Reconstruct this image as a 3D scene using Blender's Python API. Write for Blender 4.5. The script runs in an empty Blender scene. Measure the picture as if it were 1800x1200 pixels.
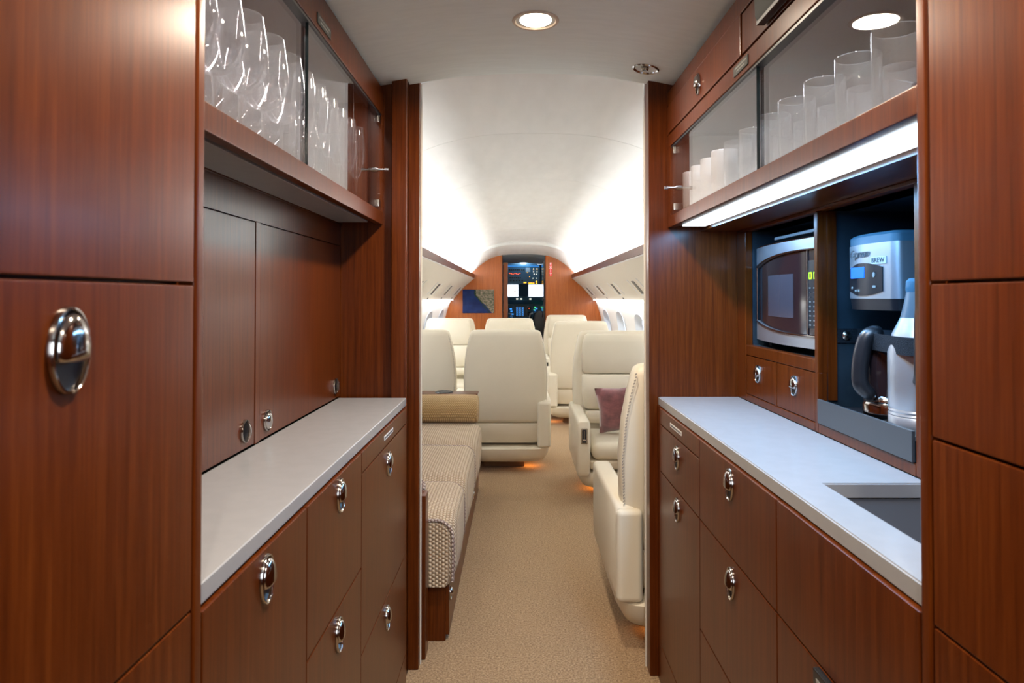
import bpy, bmesh, math, random
from math import pi, sin, cos, radians as R
from mathutils import Vector, Matrix, Euler
random.seed(7)
S = bpy.context.scene
COL = S.collection
EYE = 1.2
def Z(e): return EYE + e

# ------------------------------------------------------------------ camera, world, exposure
cam_d = bpy.data.cameras.new('camera'); cam = bpy.data.objects.new('camera', cam_d); COL.objects.link(cam)
cam_d.sensor_width = 36.0; cam_d.lens = 24.0; cam_d.sensor_fit = 'HORIZONTAL'
cam_d.shift_x = -10/1800; cam_d.shift_y = -98/1800; cam_d.clip_start = 0.02; cam_d.clip_end = 200
cam.location = (0, 0, EYE); cam.rotation_euler = (R(90.93), 0, 0)
cam_d.dof.use_dof = True; cam_d.dof.focus_distance = 2.6; cam_d.dof.aperture_fstop = 9.0
S.camera = cam
vs = S.view_settings; vs.view_transform = 'Standard'; vs.look = 'None'; vs.gamma = 1; vs.use_curve_mapping = False
vs.exposure = 0.28
W = bpy.data.worlds.new('world'); S.world = W; W.use_nodes = True
bg = W.node_tree.nodes['Background']; bg.inputs[0].default_value = (0.80, 0.90, 1.0, 1); bg.inputs[1].default_value = 3.2
cy = S.cycles
cy.use_denoising = True; cy.max_bounces = 12; cy.transparent_max_bounces = 24; cy.transmission_bounces = 12
cy.glossy_bounces = 5; cy.diffuse_bounces = 5; cy.sample_clamp_indirect = 6.0; cy.caustics_refractive = False; cy.caustics_reflective = False

def area(name, loc, size, size_y, power, color, rot=(0,0,0), parent=None, shape='RECTANGLE', spread=180):
    d = bpy.data.lights.new(name, 'AREA'); d.shape = shape; d.size = size
    if shape in ('RECTANGLE','ELLIPSE'): d.size_y = size_y
    d.energy = power; d.color = color; d.spread = R(spread)
    o = bpy.data.objects.new(name, d); COL.objects.link(o); o.location = loc; o.rotation_euler = rot
    if parent is not None:
        o.parent = parent; o.location = Vector(loc) - wloc(parent)
    return o

# light levels
P_DOWN = 12.0; P_GALLEY_LED = 9.0; P_COVE = 56.0; P_WASH = 14.0; P_AFT = 8.0
WARM = (1.0, 0.84, 0.66); NEUT = (1.0, 0.93, 0.84); COOL = (0.20, 0.54, 1.0); WHITE = (0.96, 0.98, 1.0)

# ------------------------------------------------------------------ materials
def mat(name, col=(.8,.8,.8), rough=.5, metal=0, coat=0, emit=None, es=1, spec=.5, sheen=0):
    m = bpy.data.materials.new(name); m.use_nodes = True
    p = m.node_tree.nodes['Principled BSDF']
    p.inputs['Base Color'].default_value = (*col, 1); p.inputs['Roughness'].default_value = rough
    p.inputs['Metallic'].default_value = metal; p.inputs['Coat Weight'].default_value = coat
    p.inputs['Coat Roughness'].default_value = .12; p.inputs['Specular IOR Level'].default_value = spec
    p.inputs['Sheen Weight'].default_value = sheen
    if emit: p.inputs['Emission Color'].default_value = (*emit, 1); p.inputs['Emission Strength'].default_value = es
    m.diffuse_color = (*col, 1)
    return m
def nt(m): return m.node_tree, m.node_tree.nodes, m.node_tree.links, m.node_tree.nodes['Principled BSDF']
def coords(m, scale=(1,1,1), kind='Object', rot=(0,0,0)):
    t, n, l, p = nt(m)
    c = n.new('ShaderNodeTexCoord'); mp = n.new('ShaderNodeMapping')
    mp.inputs['Scale'].default_value = scale; mp.inputs['Rotation'].default_value = rot
    l.new(c.outputs[kind], mp.inputs['Vector']); return mp.outputs['Vector']
def noise(m, vec, scale=5, detail=4, rough=.5, dist=0):
    t, n, l, p = nt(m); x = n.new('ShaderNodeTexNoise'); x.inputs['Scale'].default_value = scale
    x.inputs['Detail'].default_value = detail; x.inputs['Roughness'].default_value = rough; x.inputs['Distortion'].default_value = dist
    l.new(vec, x.inputs['Vector']); return x.outputs['Fac']
def ramp(m, fac, stops):
    t, n, l, p = nt(m); r = n.new('ShaderNodeValToRGB'); e = r.color_ramp.elements
    while len(e) < len(stops): e.new(.5)
    for el, (pos, c) in zip(e, stops): el.position = pos; el.color = (*c, 1)
    l.new(fac, r.inputs[0]); return r.outputs[0]
def math_(m, op, a, b=None, c=None):
    t, n, l, p = nt(m); x = n.new('ShaderNodeMath'); x.operation = op
    for i, v in enumerate((a, b, c)):
        if v is None: continue
        if isinstance(v, (int, float)): x.inputs[i].default_value = v
        else: l.new(v, x.inputs[i])
    return x.outputs[0]
def mixc(m, fac, a, b, mode='MIX'):
    t, n, l, p = nt(m); x = n.new('ShaderNodeMix'); x.data_type = 'RGBA'; x.blend_type = mode
    for i, v in ((0, fac), (6, a), (7, b)):
        if isinstance(v, (int, float)): x.inputs[i].default_value = v
        elif isinstance(v, tuple): x.inputs[i].default_value = (*v, 1)
        else: l.new(v, x.inputs[i])
    return x.outputs[2]
def setc(m, sock): nt(m)[2].new(sock, nt(m)[3].inputs['Base Color'])
def bump(m, h, strength=.3, dist=.002):
    t, n, l, p = nt(m); b = n.new('ShaderNodeBump'); b.inputs['Strength'].default_value = strength
    b.inputs['Distance'].default_value = dist; l.new(h, b.inputs['Height']); l.new(b.outputs[0], p.inputs['Normal'])

def wood(name, dark, mid, light, rough=.28, coat=.05, grain=(26, 26, 1.1), seed=0.0):
    m = mat(name, mid, rough, coat=coat, spec=.20); m.node_tree.nodes['Principled BSDF'].inputs['Coat Roughness'].default_value = .16
    v = coords(m, grain)
    a = noise(m, v, 3.2, 5, .62, .25); v2 = coords(m, (5, 5, .45)); b = noise(m, v2, 1.6, 3, .55, .6)
    v3 = coords(m, (grain[0]*7, grain[1]*7, 6)); c = noise(m, v3, 3, 2, .6)
    base = ramp(m, a, [(.25, dark), (.5, mid), (.78, light)])
    base = mixc(m, math_(m, 'MULTIPLY', b, .55), base, dark)
    base = mixc(m, math_(m, 'MULTIPLY', math_(m, 'GREATER_THAN', c, .60), .22), base, tuple(x*.45 for x in dark))
    setc(m, base); bump(m, a, .05, .001)
    return m
M = {}
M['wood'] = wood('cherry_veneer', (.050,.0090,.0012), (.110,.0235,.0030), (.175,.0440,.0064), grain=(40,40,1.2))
M['wood_lit'] = wood('cherry_veneer_brightened', (.24,.058,.009), (.36,.095,.016), (.46,.14,.028), .3, .3, (14,14,.8))  # same cherry, with the bulkhead's stronger light put into its colour
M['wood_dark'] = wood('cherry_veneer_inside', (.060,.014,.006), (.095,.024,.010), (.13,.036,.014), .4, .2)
M['gap'] = mat('shadow_gap_black', (.012,.006,.004), .8)
M['black'] = mat('black_plastic', (.012,.014,.018), .32)
M['black_matte'] = mat('black_lining', (.010,.014,.020), .42)
t = noise(M['black_matte'], coords(M['black_matte']), 9, 5, .6); setc(M['black_matte'], ramp(M['black_matte'], t, [(.35,(.010,.020,.030)),(.7,(.022,.042,.060))]))
M['chrome'] = mat('chrome', (.42,.39,.37), .12, 1)
M['nickel'] = mat('nickel', (.62,.57,.50), .2, 1)
M['steel'] = mat('brushed_steel', (.55,.60,.66), .36, .8)
bump(M['steel'], noise(M['steel'], coords(M['steel'], (1,1,140)), 6, 2), .12, .001)
M['steel_flat'] = mat('satin_steel', (.52,.55,.59), .36, .85)
M['tray'] = mat('grey_blue_metal', (.055,.066,.078), .42, .2)
M['counter'] = mat('solid_surface_counter', (.60,.59,.60), .26, coat=.2)
setc(M['counter'], ramp(M['counter'], noise(M['counter'], coords(M['counter']), 30, 3), [(.4,(.335,.345,.36)),(.6,(.345,.355,.37))]))
M['ceiling'] = mat('galley_ceiling_fabric', (.50,.485,.455), .75)
v = coords(M['ceiling'], (1.2, 9, 9)); setc(M['ceiling'], ramp(M['ceiling'], noise(M['ceiling'], v, 7, 4), [(.3,(.77,.83,.80)),(.7,(.82,.88,.85))]))
M['cabin_ceiling'] = mat('cabin_ceiling_white', (.74,.73,.70), .6)
v = coords(M['cabin_ceiling'], (3, .7, 3)); setc(M['cabin_ceiling'], ramp(M['cabin_ceiling'], noise(M['cabin_ceiling'], v, 5, 4), [(.3,(.76,.765,.74)),(.7,(.81,.815,.79))]))
M['panel'] = mat('cream_service_panel', (.72,.68,.60), .55)
M['sidewall'] = mat('white_sidewall', (.80,.79,.77), .5)
bump(M['sidewall'], noise(M['sidewall'], coords(M['sidewall']), 220, 2), .15, .001)
M['reveal'] = mat('window_reveal_white', (.62,.66,.72), .35)
def leather(name, c, r=.42):
    m = mat(name, c, r); n1 = noise(m, coords(m), 320, 2); n2 = noise(m, coords(m), 5, 3)
    setc(m, mixc(m, n2, tuple(x*.95 for x in c), tuple(min(1, x*1.04) for x in c))); bump(m, n1, .12, .0006); return m
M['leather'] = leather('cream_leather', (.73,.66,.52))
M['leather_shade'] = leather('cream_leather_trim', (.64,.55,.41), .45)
M['thread'] = mat('grey_stitching', (.30,.26,.22), .7)
M['carpet'] = mat('tan_carpet', (.40,.27,.15), .95, spec=.1, sheen=.15)
a = noise(M['carpet'], coords(M['carpet']), 150, 4, .8); b = noise(M['carpet'], coords(M['carpet']), 3.2, 4, .6)
c0 = ramp(M['carpet'], a, [(.32,(.10,.052,.020)),(.5,(.41,.255,.125)),(.66,(.70,.50,.29))])
setc(M['carpet'], mixc(M['carpet'], math_(M['carpet'], 'MULTIPLY', b, .45), c0, (.27,.17,.09))); bump(M['carpet'], a, .9, .006)

def weave(name, ca, cb, sx=1, axis='XY'):
    # woven chenille: staggered short dashes in columns
    m = mat(name, ca, .9, spec=.15, sheen=.2); t, n, l, p = nt(m)
    c = n.new('ShaderNodeTexCoord'); s = n.new('ShaderNodeSeparateXYZ'); l.new(c.outputs['Object'], s.inputs[0])
    u = s.outputs[0]; v = math_(m, 'ADD', s.outputs[1], s.outputs[2])
    if axis == 'YX': u = math_(m, 'ADD', s.outputs[1], s.outputs[2]); v = math_(m, 'ADD', s.outputs[0], 0)
    uu = math_(m, 'MULTIPLY', u, 88*sx); row = math_(m, 'FLOOR', uu)
    w = math_(m, 'ADD', math_(m, 'MULTIPLY', v, 70*sx), math_(m, 'MULTIPLY', row, .5))
    fu = math_(m, 'ABSOLUTE', math_(m, 'SUBTRACT', math_(m, 'FRACT', uu), .5)); fv = math_(m, 'ABSOLUTE', math_(m, 'SUBTRACT', math_(m, 'FRACT', w), .5))
    h = math_(m, 'MULTIPLY', math_(m, 'COSINE', math_(m, 'MULTIPLY', fu, pi)), math_(m, 'COSINE', math_(m, 'MULTIPLY', fv, pi)))
    alt = math_(m, 'GREATER_THAN', math_(m, 'FRACT', math_(m, 'ADD', math_(m, 'MULTIPLY', row, .5), .1)), .35)
    nz = noise(m, c.outputs['Object'], 260, 2)
    fac = math_(m, 'MULTIPLY', math_(m, 'SMOOTH_MIN', h, 1.0, .1), math_(m, 'ADD', .75, math_(m, 'MULTIPLY', nz, .4)))
    base = ramp(m, fac, [(.12, cb), (.5, ca)])
    base = mixc(m, math_(m, 'MULTIPLY', alt, .14), base, cb)
    setc(m, base); bump(m, h, .8, .006); return m
M['weave'] = weave('beige_woven_upholstery', (.66,.53,.38), (.36,.25,.15))
M['weave_end'] = weave('mauve_woven_upholstery', (.60,.50,.44), (.23,.15,.125))
M['weave_gold'] = weave('golden_woven_upholstery', (.62,.43,.22), (.36,.22,.09), 1.15, 'YX')
M['velvet'] = mat('mauve_velvet', (.15,.035,.045), .55, sheen=.8)
setc(M['velvet'], ramp(M['velvet'], noise(M['velvet'], coords(M['velvet'], (1,1,1.5)), 14, 4, .7), [(.3,(.085,.018,.026)),(.7,(.27,.085,.095))]))
def panemat(name, tint=(1,1,1), f0=.06, pw=4.0, refl=(.9,.92,.95)):
    # clear sheet glass: transparent with a Fresnel mirror coat
    m = bpy.data.materials.new(name); m.use_nodes = True; t = m.node_tree; n = t.nodes; l = t.links; n.clear()
    out = n.new('ShaderNodeOutputMaterial'); tr = n.new('ShaderNodeBsdfTransparent'); gl = n.new('ShaderNodeBsdfGlossy')
    tr.inputs[0].default_value = (*tint, 1); gl.inputs[0].default_value = (*refl, 1); gl.inputs['Roughness'].default_value = .01
    lw = n.new('ShaderNodeLayerWeight'); lw.inputs[0].default_value = .5
    a = n.new('ShaderNodeMath'); a.operation = 'POWER'; l.new(lw.outputs['Facing'], a.inputs[0]); a.inputs[1].default_value = pw
    b = n.new('ShaderNodeMath'); b.operation = 'MULTIPLY_ADD'; l.new(a.outputs[0], b.inputs[0]); b.inputs[1].default_value = 1-f0; b.inputs[2].default_value = f0
    mx = n.new('ShaderNodeMixShader'); l.new(b.outputs[0], mx.inputs[0]); l.new(tr.outputs[0], mx.inputs[1]); l.new(gl.outputs[0], mx.inputs[2])
    l.new(mx.outputs[0], out.inputs[0]); return m
M['pane'] = panemat('cabinet_pane_glass', (.97,.955,.955), .06, 3.0)
M['edge'] = mat('glass_edge_dark', (.01,.018,.02), .15)
M['window_pane'] = panemat('window_pane', (.95,.97,1), .04, 4)
def hazeglass(name, f0, pw, haze):  # glass with a pale edge haze mixed in to stand for ceiling reflections
    m = panemat(name, (.98,.98,.985), f0, pw); t = m.node_tree; n = t.nodes; l = t.links
    out = [x for x in n if x.type == 'OUTPUT_MATERIAL'][0]; old = out.inputs[0].links[0].from_socket
    d = n.new('ShaderNodeBsdfDiffuse'); d.inputs[0].default_value = (.85,.88,.92,1)
    tl = n.new('ShaderNodeBsdfTranslucent'); tl.inputs[0].default_value = (.85,.88,.92,1)
    ad = n.new('ShaderNodeMixShader'); l.new(d.outputs[0], ad.inputs[1]); l.new(tl.outputs[0], ad.inputs[2])
    lw = n.new('ShaderNodeLayerWeight'); lw.inputs[0].default_value = .5
    a = n.new('ShaderNodeMath'); a.operation = 'POWER'; l.new(lw.outputs['Facing'], a.inputs[0]); a.inputs[1].default_value = 3.2
    b = n.new('ShaderNodeMath'); b.operation = 'MULTIPLY_ADD'; l.new(a.outputs[0], b.inputs[0]); b.inputs[1].default_value = haze*9; b.inputs[2].default_value = haze
    mx = n.new('ShaderNodeMixShader'); l.new(b.outputs[0], mx.inputs[0]); l.new(old, mx.inputs[1]); l.new(ad.outputs[0], mx.inputs[2]); l.new(mx.outputs[0], out.inputs[0]); return m
def crystal(name, col=(1,1,1), rough=0):
    m = mat(name, col, rough); p = nt(m)[3]; p.inputs['Transmission Weight'].default_value = .93; p.inputs['IOR'].default_value = 1.45; return m
M['tumbler'] = hazeglass('thin_tumbler_glass', .06, 1.9, .035)
M['crystal'] = crystal('thick_glass')
M['pale_glass'] = mat('opaque_pale_glass', (.62,.59,.57), .35, coat=.3)  # opaque pale tumblers at the doorway end of the row
M['light'] = mat('lit_lens', (1,1,1), .4, emit=(1,.86,.66), es=9)
M['led'] = mat('lit_strip_lens', (1,1,1), .4, emit=(.85,.95,1), es=2.2)
M['cove'] = mat('lit_cove_strip', (1,1,1), .4, emit=(.96,.98,1), es=7)
M['amber'] = mat('lit_amber_lens', (1,.6,.2), .4, emit=(1,.42,.08), es=18)
M['cream_ring'] = mat('cream_ring', (.62,.52,.42), .4)
M['label_white'] = mat('white_label', (.72,.72,.72), .5)
M['label_grey'] = mat('grey_placard', (.07,.074,.068), .7, spec=.15)
M['print_dark'] = mat('dark_print', (.10,.10,.11), .6)
M['print_light'] = mat('pale_print', (.34,.34,.32), .8, spec=.1)
M['red'] = mat('exit_red', (.62,.02,.02), .5, emit=(1,.02,.02), es=.25)
M['white'] = mat('white_print', (.85,.85,.85), .5, emit=(1,1,1), es=.3)
M['cockpit'] = mat('cockpit_blue_grey', (.06,.16,.24), .5)
M['cockpit_pale'] = mat('cockpit_lining', (.46,.54,.60), .6)
M['dark_glass'] = mat('dark_glass_door', (.020,.012,.014), .08, coat=.6)
M['mesh_screen'] = mat('perforated_window', (.10,.085,.10), .22, .3)
def glow(name, c, s=2.0): return mat(name, tuple(x*.2 for x in c), .5, emit=c, es=s)
M['g_red'] = glow('red_lamp', (1,.12,.04), 1.6); M['g_orange'] = glow('orange_lamp', (1,.42,.02), 2.2)
M['g_blue'] = glow('blue_display', (.05,.35,1), 1.0); M['g_green'] = glow('green_lamp', (.1,1,.25), 1.5)
M['g_white'] = glow('white_lamp', (.9,.85,.7), 1.6); M['g_lcd'] = glow('blue_backlit_screen', (.0,.16,1), 1.2)
M['g_digit'] = glow('green_digits', (.45,1,.02), 1.8)
M['shade'] = mat('window_shade', (.55,.52,.48), .7)
M['brown'] = mat('carpeted_pedestal', (.20,.10,.045), .8)
bump(M['brown'], noise(M['brown'], coords(M['brown']), 300, 2), .5, .003)
M['bronze'] = mat('dark_bronze', (.09,.06,.045), .25, .8)

def map_material():
    m = mat('satellite_map_screen', (.1,.1,.1), .25); t, n, l, p = nt(m)
    c = n.new('ShaderNodeTexCoord'); s = n.new('ShaderNodeSeparateXYZ'); l.new(c.outputs['Generated'], s.inputs[0])
    x, z = s.outputs[0], s.outputs[2]
    nz = noise(m, c.outputs['Generated'], 9, 5, .6)
    # the coast: straight down, then slanting right
    lo = math_(m, 'MAXIMUM', math_(m, 'SUBTRACT', .78, z), 0.0)
    coast = math_(m, 'ADD', .37, math_(m, 'MULTIPLY', lo, .62))
    coast = math_(m, 'ADD', coast, math_(m, 'MULTIPLY', math_(m, 'SUBTRACT', nz, .5), .10))
    land = math_(m, 'GREATER_THAN', x, coast)
    g0 = math_(m, 'ADD', .50, math_(m, 'MULTIPLY', math_(m, 'SUBTRACT', .5, z), .62))
    gulf = math_(m, 'MULTIPLY', math_(m, 'LESS_THAN', math_(m, 'ABSOLUTE', math_(m, 'SUBTRACT', x, math_(m, 'ADD', g0, .10))), .022), math_(m, 'LESS_THAN', z, .40))
    land = math_(m, 'MULTIPLY', land, math_(m, 'SUBTRACT', 1, gulf))
    n2 = noise(m, c.outputs['Generated'], 14, 6, .65)
    lc = ramp(m, n2, [(.3,(.05,.09,.045)),(.46,(.17,.16,.10)),(.58,(.42,.33,.24)),(.72,(.60,.46,.36))])
    dist = math_(m, 'SUBTRACT', x, coast)
    lc = mixc(m, math_(m, 'LESS_THAN', dist, .05), lc, (.03,.06,.025))
    oc = ramp(m, noise(m, c.outputs['Generated'], 4, 5), [(.3,(.009,.022,.11)),(.7,(.018,.045,.19))])
    fin = mixc(m, land, oc, lc)
    p.inputs['Specular IOR Level'].default_value = .15; fin = mixc(m, .45, fin, (0,0,0))
    setc(m, fin); l.new(fin, p.inputs['Emission Color']); p.inputs['Emission Strength'].default_value = .10
    return m
M['map'] = map_material()

# ------------------------------------------------------------------ building helpers
def wloc(o):
    v = Vector((0,0,0))
    while o is not None: v += o.location; o = o.parent
    return v
def tag(o, label=None, cat=None, group=None, kind=None):
    if label: o['label'] = label
    if cat: o['category'] = cat
    if group: o['group'] = group
    if kind: o['kind'] = kind
    return o
def thing(name, label, cat, loc=(0,0,0), group=None):
    o = bpy.data.objects.new(name, None); COL.objects.link(o); o.location = loc; o.empty_display_size = .05
    return tag(o, label, cat, group)
class MB:
    def __init__(s): s.bm = bmesh.new(); s.lay = s.bm.faces.layers.int.new('done'); s.mats = []; s.mi = 0; s.wn = False
    def m(s, key):
        mm = M[key]
        if mm not in s.mats: s.mats.append(mm)
        s.mi = s.mats.index(mm); return s
    def _done(s):
        for f in s.bm.faces:
            if not f[s.lay]: f[s.lay] = 1; f.material_index = s.mi; f.smooth = True
        return s
    def box(s, x0, x1, y0, y1, z0, z1, r=0, seg=2, rot=None, piv=None):
        x0, x1 = min(x0,x1), max(x0,x1); y0, y1 = min(y0,y1), max(y0,y1); z0, z1 = min(z0,z1), max(z0,z1)
        vs_ = bmesh.ops.create_cube(s.bm, size=1)['verts']
        c = Vector(((x0+x1)/2,(y0+y1)/2,(z0+z1)/2)); d = Vector((x1-x0,y1-y0,z1-z0))
        for v in vs_: v.co = Vector((v.co.x*d.x, v.co.y*d.y, v.co.z*d.z)) + c
        allv = set(vs_)
        if r > 0:
            es = list({e for v in vs_ for e in v.link_edges})
            g = bmesh.ops.bevel(s.bm, geom=es, offset=min(r, min(d)*.49), segments=seg, affect='EDGES', profile=.5)
            allv = {v for v in g['verts']} | {v for v in vs_ if v.is_valid}
            s.wn = True
        if rot is not None:
            mt = Matrix.Translation(piv or c) @ rot @ Matrix.Translation(-Vector(piv or c))
            for v in allv: v.co = mt @ v.co
        return s._done()
    def loft(s, rings, cap0=True, cap1=True, closed=False):
        rs = [[s.bm.verts.new(p) for p in ring] for ring in rings]; n = len(rs[0])
        for a, b in (zip(rs, rs[1:]+rs[:1]) if closed else zip(rs, rs[1:])):
            for i in range(n):
                j = (i+1) % n
                try: s.bm.faces.new((a[i], a[j], b[j], b[i]))
                except ValueError: pass
        if not closed:
            if cap0: s.bm.faces.new(list(reversed(rs[0])))
            if cap1: s.bm.faces.new(rs[-1])
        return s._done()
    def sheet(s, rows):
        rs = [[s.bm.verts.new(p) for p in row] for row in rows]
        for a, b in zip(rs, rs[1:]):
            for i in range(len(a)-1): s.bm.faces.new((a[i], a[i+1], b[i+1], b[i]))
        return s._done()
    def lathe(s, prof, c=(0,0,0), n=32, mt=None, cap0=False, cap1=False):
        rings = []
        for r, z in prof:
            ring = [Vector((r*cos(2*pi*i/n), r*sin(2*pi*i/n), z)) for i in range(n)]
            if mt is not None: ring = [mt @ p for p in ring]
            rings.append([p + Vector(c) for p in ring])
        return s.loft(rings, cap0, cap1)
    def tube(s, path, r, n=10, cap=True, smooth=0):
        path = [Vector(p) for p in path]; rings = []
        if smooth:
            rr = list(r) if isinstance(r, (list, tuple)) else [r]*len(path); P = [path[0]]+path+[path[-1]]; np_, nr = [], []
            for i in range(1, len(P)-2):
                for k in range(smooth):
                    t_ = k/smooth; p0, p1, p2, p3 = P[i-1], P[i], P[i+1], P[i+2]
                    np_.append(.5*((2*p1)+(p2-p0)*t_+(2*p0-5*p1+4*p2-p3)*t_**2+(3*p1-p0-3*p2+p3)*t_**3)); nr.append(rr[i-1]*(1-t_)+rr[i]*t_)
            path, r = np_+[path[-1]], nr+[rr[-1]]
        up = Vector((0,0,1)); prev = None
        for i, p in enumerate(path):
            d = (path[min(i+1,len(path)-1)] - path[max(i-1,0)]).normalized()
            if prev is None:
                a = up.cross(d)
                if a.length < 1e-3: a = Vector((1,0,0)).cross(d)
                a.normalize()
            else: a = (prev - d*prev.dot(d)).normalized()
            b = d.cross(a); prev = a
            rr = r[i] if isinstance(r, (list, tuple)) else r
            rings.append([p + (a*cos(2*pi*k/n) + b*sin(2*pi*k/n))*rr for k in range(n)])
        return s.loft(rings, cap, cap)
    def prism(s, poly, axis, a0, a1):
        # poly: 2-D points in the two other axes
        def P(p, a):
            return {'x': (a, p[0], p[1]), 'y': (p[0], a, p[1]), 'z': (p[0], p[1], a)}[axis]
        A = [s.bm.verts.new(P(p, a0)) for p in poly]; B = [s.bm.verts.new(P(p, a1)) for p in poly]; n = len(poly)
        for i in range(n): s.bm.faces.new((A[i], A[(i+1)%n], B[(i+1)%n], B[i]))
        s.bm.faces.new(A); s.bm.faces.new(B)
        return s._done()
    def build(s, name, parent=None, label=None, cat=None, group=None, kind=None, origin=None, angle=38, sub=0):
        bm = s.bm; bmesh.ops.recalc_face_normals(bm, faces=bm.faces)
        vs_ = [v.co.copy() for v in bm.verts]
        if origin is None:
            mn = Vector([min(v[i] for v in vs_) for i in range(3)]); mx = Vector([max(v[i] for v in vs_) for i in range(3)])
            origin = Vector(((mn.x+mx.x)/2, (mn.y+mx.y)/2, mn.z))
        origin = Vector(origin)
        for v in bm.verts: v.co -= origin
        me = bpy.data.meshes.new(name); bm.to_mesh(me); bm.free()
        for mm in s.mats: me.materials.append(mm)
        me.set_sharp_from_angle(angle=R(angle))
        o = bpy.data.objects.new(name, me); COL.objects.link(o)
        if parent is not None:
            o.parent = parent; o.location = origin - wloc(parent)
        else: o.location = origin
        if sub:
            md = o.modifiers.new('sub', 'SUBSURF'); md.levels = sub; md.render_levels = sub
        if s.wn:
            md = o.modifiers.new('wn', 'WEIGHTED_NORMAL'); md.keep_sharp = True
        return tag(o, label, cat, group, kind)
def mb(key): return MB().m(key)
def ring_xy(cx, cy_, z, a, b, n=28, e=4.0, tilt=0):
    out = []
    for i in range(n):
        t = 2*pi*i/n; c, s_ = cos(t), sin(t)
        x = a*math.copysign(abs(c)**(2/e), c); y = b*math.copysign(abs(s_)**(2/e), s_)
        out.append((cx+x, cy_+y, z+tilt*y))
    return out
def copy_tree(o, parent=None):
    c = o.copy(); COL.objects.link(c)
    if parent is not None: c.parent = parent
    for ch in list(o.children): copy_tree(ch, c)
    return c
def text_mesh(txt, name, size, matkey, origin, xdir, ydir, parent, depth=.0006, shear=0, spacing=1.0):
    cu = bpy.data.curves.new('txt', 'FONT'); cu.body = txt; cu.size = size; cu.extrude = depth; cu.align_x = 'CENTER'; cu.align_y = 'CENTER'; cu.shear = shear; cu.space_character = spacing; cu.resolution_u = 3
    to = bpy.data.objects.new('txt', cu); COL.objects.link(to)
    dg = bpy.context.evaluated_depsgraph_get(); me = bpy.data.meshes.new_from_object(to.evaluated_get(dg))
    bpy.data.objects.remove(to)
    x = Vector(xdir).normalized(); y = Vector(ydir).normalized(); z = x.cross(y)
    mt = Matrix((x, y, z)).transposed().to_4x4()
    me.transform(mt); me.materials.clear(); me.materials.append(M[matkey])
    o = bpy.data.objects.new(name, me); COL.objects.link(o)
    o.parent = parent; o.location = Vector(origin) - wloc(parent); return o

# ------------------------------------------------------------------ galley constants
XL, XR = -.345, .440          # door planes
CX = .08                      # cabin centreline
YJ = 2.18                     # wall plane at the end of the galley
YC = .752                     # far edge of the tall units
def struct(b, name, **k): return b.build(name, kind='structure', **k)

# floor
b = mb('carpet').box(-1.35, 1.5, -1.7, 13.2, -.04, 0); struct(b, 'floor')
# galley ceiling (shallow arch)
GA = [(-1.05,.60),(-.75,.63),(-.47,.672),(-.36,.690),(-.2,.716),(-.08,.725),(.05,.728),(.18,.725),(.30,.714),(.44,.690),(.55,.668),(.80,.635),(1.1,.60)]
b = mb('ceiling')
rows = [[(x, y, Z(z)) for x, z in GA] for y in (-1.62, .5, 1.4, 2.215)]
b.loft([[*[(x, y, Z(z)) for x, z in GA], *[(x, y, Z(z)+.03) for x, z in reversed(GA)]] for y in (-1.62, 2.215)])
struct(b, 'ceiling')

# end wall behind the camera and the outer shell of the galley
b = mb('wood').box(-1.1, 1.15, -1.68, -1.62, 0, 2.0); struct(b, 'wall_back')
b = mb('wood_dark').box(-1.06, -1.0, -1.62, YJ, 0, 2.0); struct(b, 'wall_left')
b = mb('wood_dark').box(1.06, 1.12, -1.62, YJ, 0, 2.0); struct(b, 'wall_right')
# partition between galley and cabin: left part with two steps, right part
b = mb('wood').box(-1.0, -.352, YJ, 2.215, 0, Z(.7), .004, 2).box(-.40, -.352, 2.155, YJ+.02, 0, Z(.72), .004, 2).box(-1.0, -.3195, 2.215, 2.26, 0, Z(.74), .003, 2)
struct(b, 'wall_partition_left')
b = mb('wood').box(.419, 1.06, YJ, 2.25, 0, Z(.72), .003, 2)
struct(b, 'wall_partition_right')
b = mb('panel').box(-.3195, -.3165, 2.250, 2.262, 0, Z(.71)).box(.4155, .419, 2.238, 2.252, 0, Z(.71)); struct(b, 'trim_1')

# ------------------------------------------------------------------ latches, doors, cabinets
def latch(b, x, y, z, s, w=.0235, h=.034, turn='v'):
    """oval flush latch on a plane with normal s*X (s=+1 faces +X)"""
    n = 30
    def ring(sc_w, sc_h, d, dz=0, dy=0): return [(x+s*d, y+dy+w*sc_w*cos(2*pi*i/n), z+dz+h*sc_h*sin(2*pi*i/n)) for i in range(n)]
    b.m('chrome'); b.loft([ring(1.0,1.0,.0002), ring(1.0,1.0,.0025), ring(.96,.97,.0048), ring(.90,.93,.0052), ring(.86,.90,.0040), ring(.84,.88,-.003)], cap0=False, cap1=False)
    b.m('black'); b.loft([ring(.85,.89,.0006), ring(.3,.3,.0004)], cap0=False)
    b.m('chrome')
    # thumb lever: a bulging half dome covering the upper two thirds
    rings = []
    for k, (sc, d) in enumerate([(1.0,.001),(1.0,.005),(.93,.0078),(.80,.0100),(.6,.0118),(.35,.0128),(.1,.0132)]):
        ring_ = []
        for i in range(n):
            t = 2*pi*i/n; c, q = cos(t), sin(t)
            if turn == 'v':
                yy = w*.78*sc*c; zz = h*.82*q*sc
                if zz < -h*.24*sc: zz = -h*.24*sc - (abs(zz)-h*.24*sc)*.12
                ring_.append((x+s*d, y+yy, z+zz+h*.02))
            else:
                yy = w*.78*sc*c*turn2; zz = h*.80*q*sc
                if yy*turn2 < -w*.05: yy = -w*.05*turn2
                ring_.append((x+s*d, y+yy, z+zz))
        rings.append(ring_)
    b.loft(rings, cap0=False)
turn2 = 1
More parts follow.
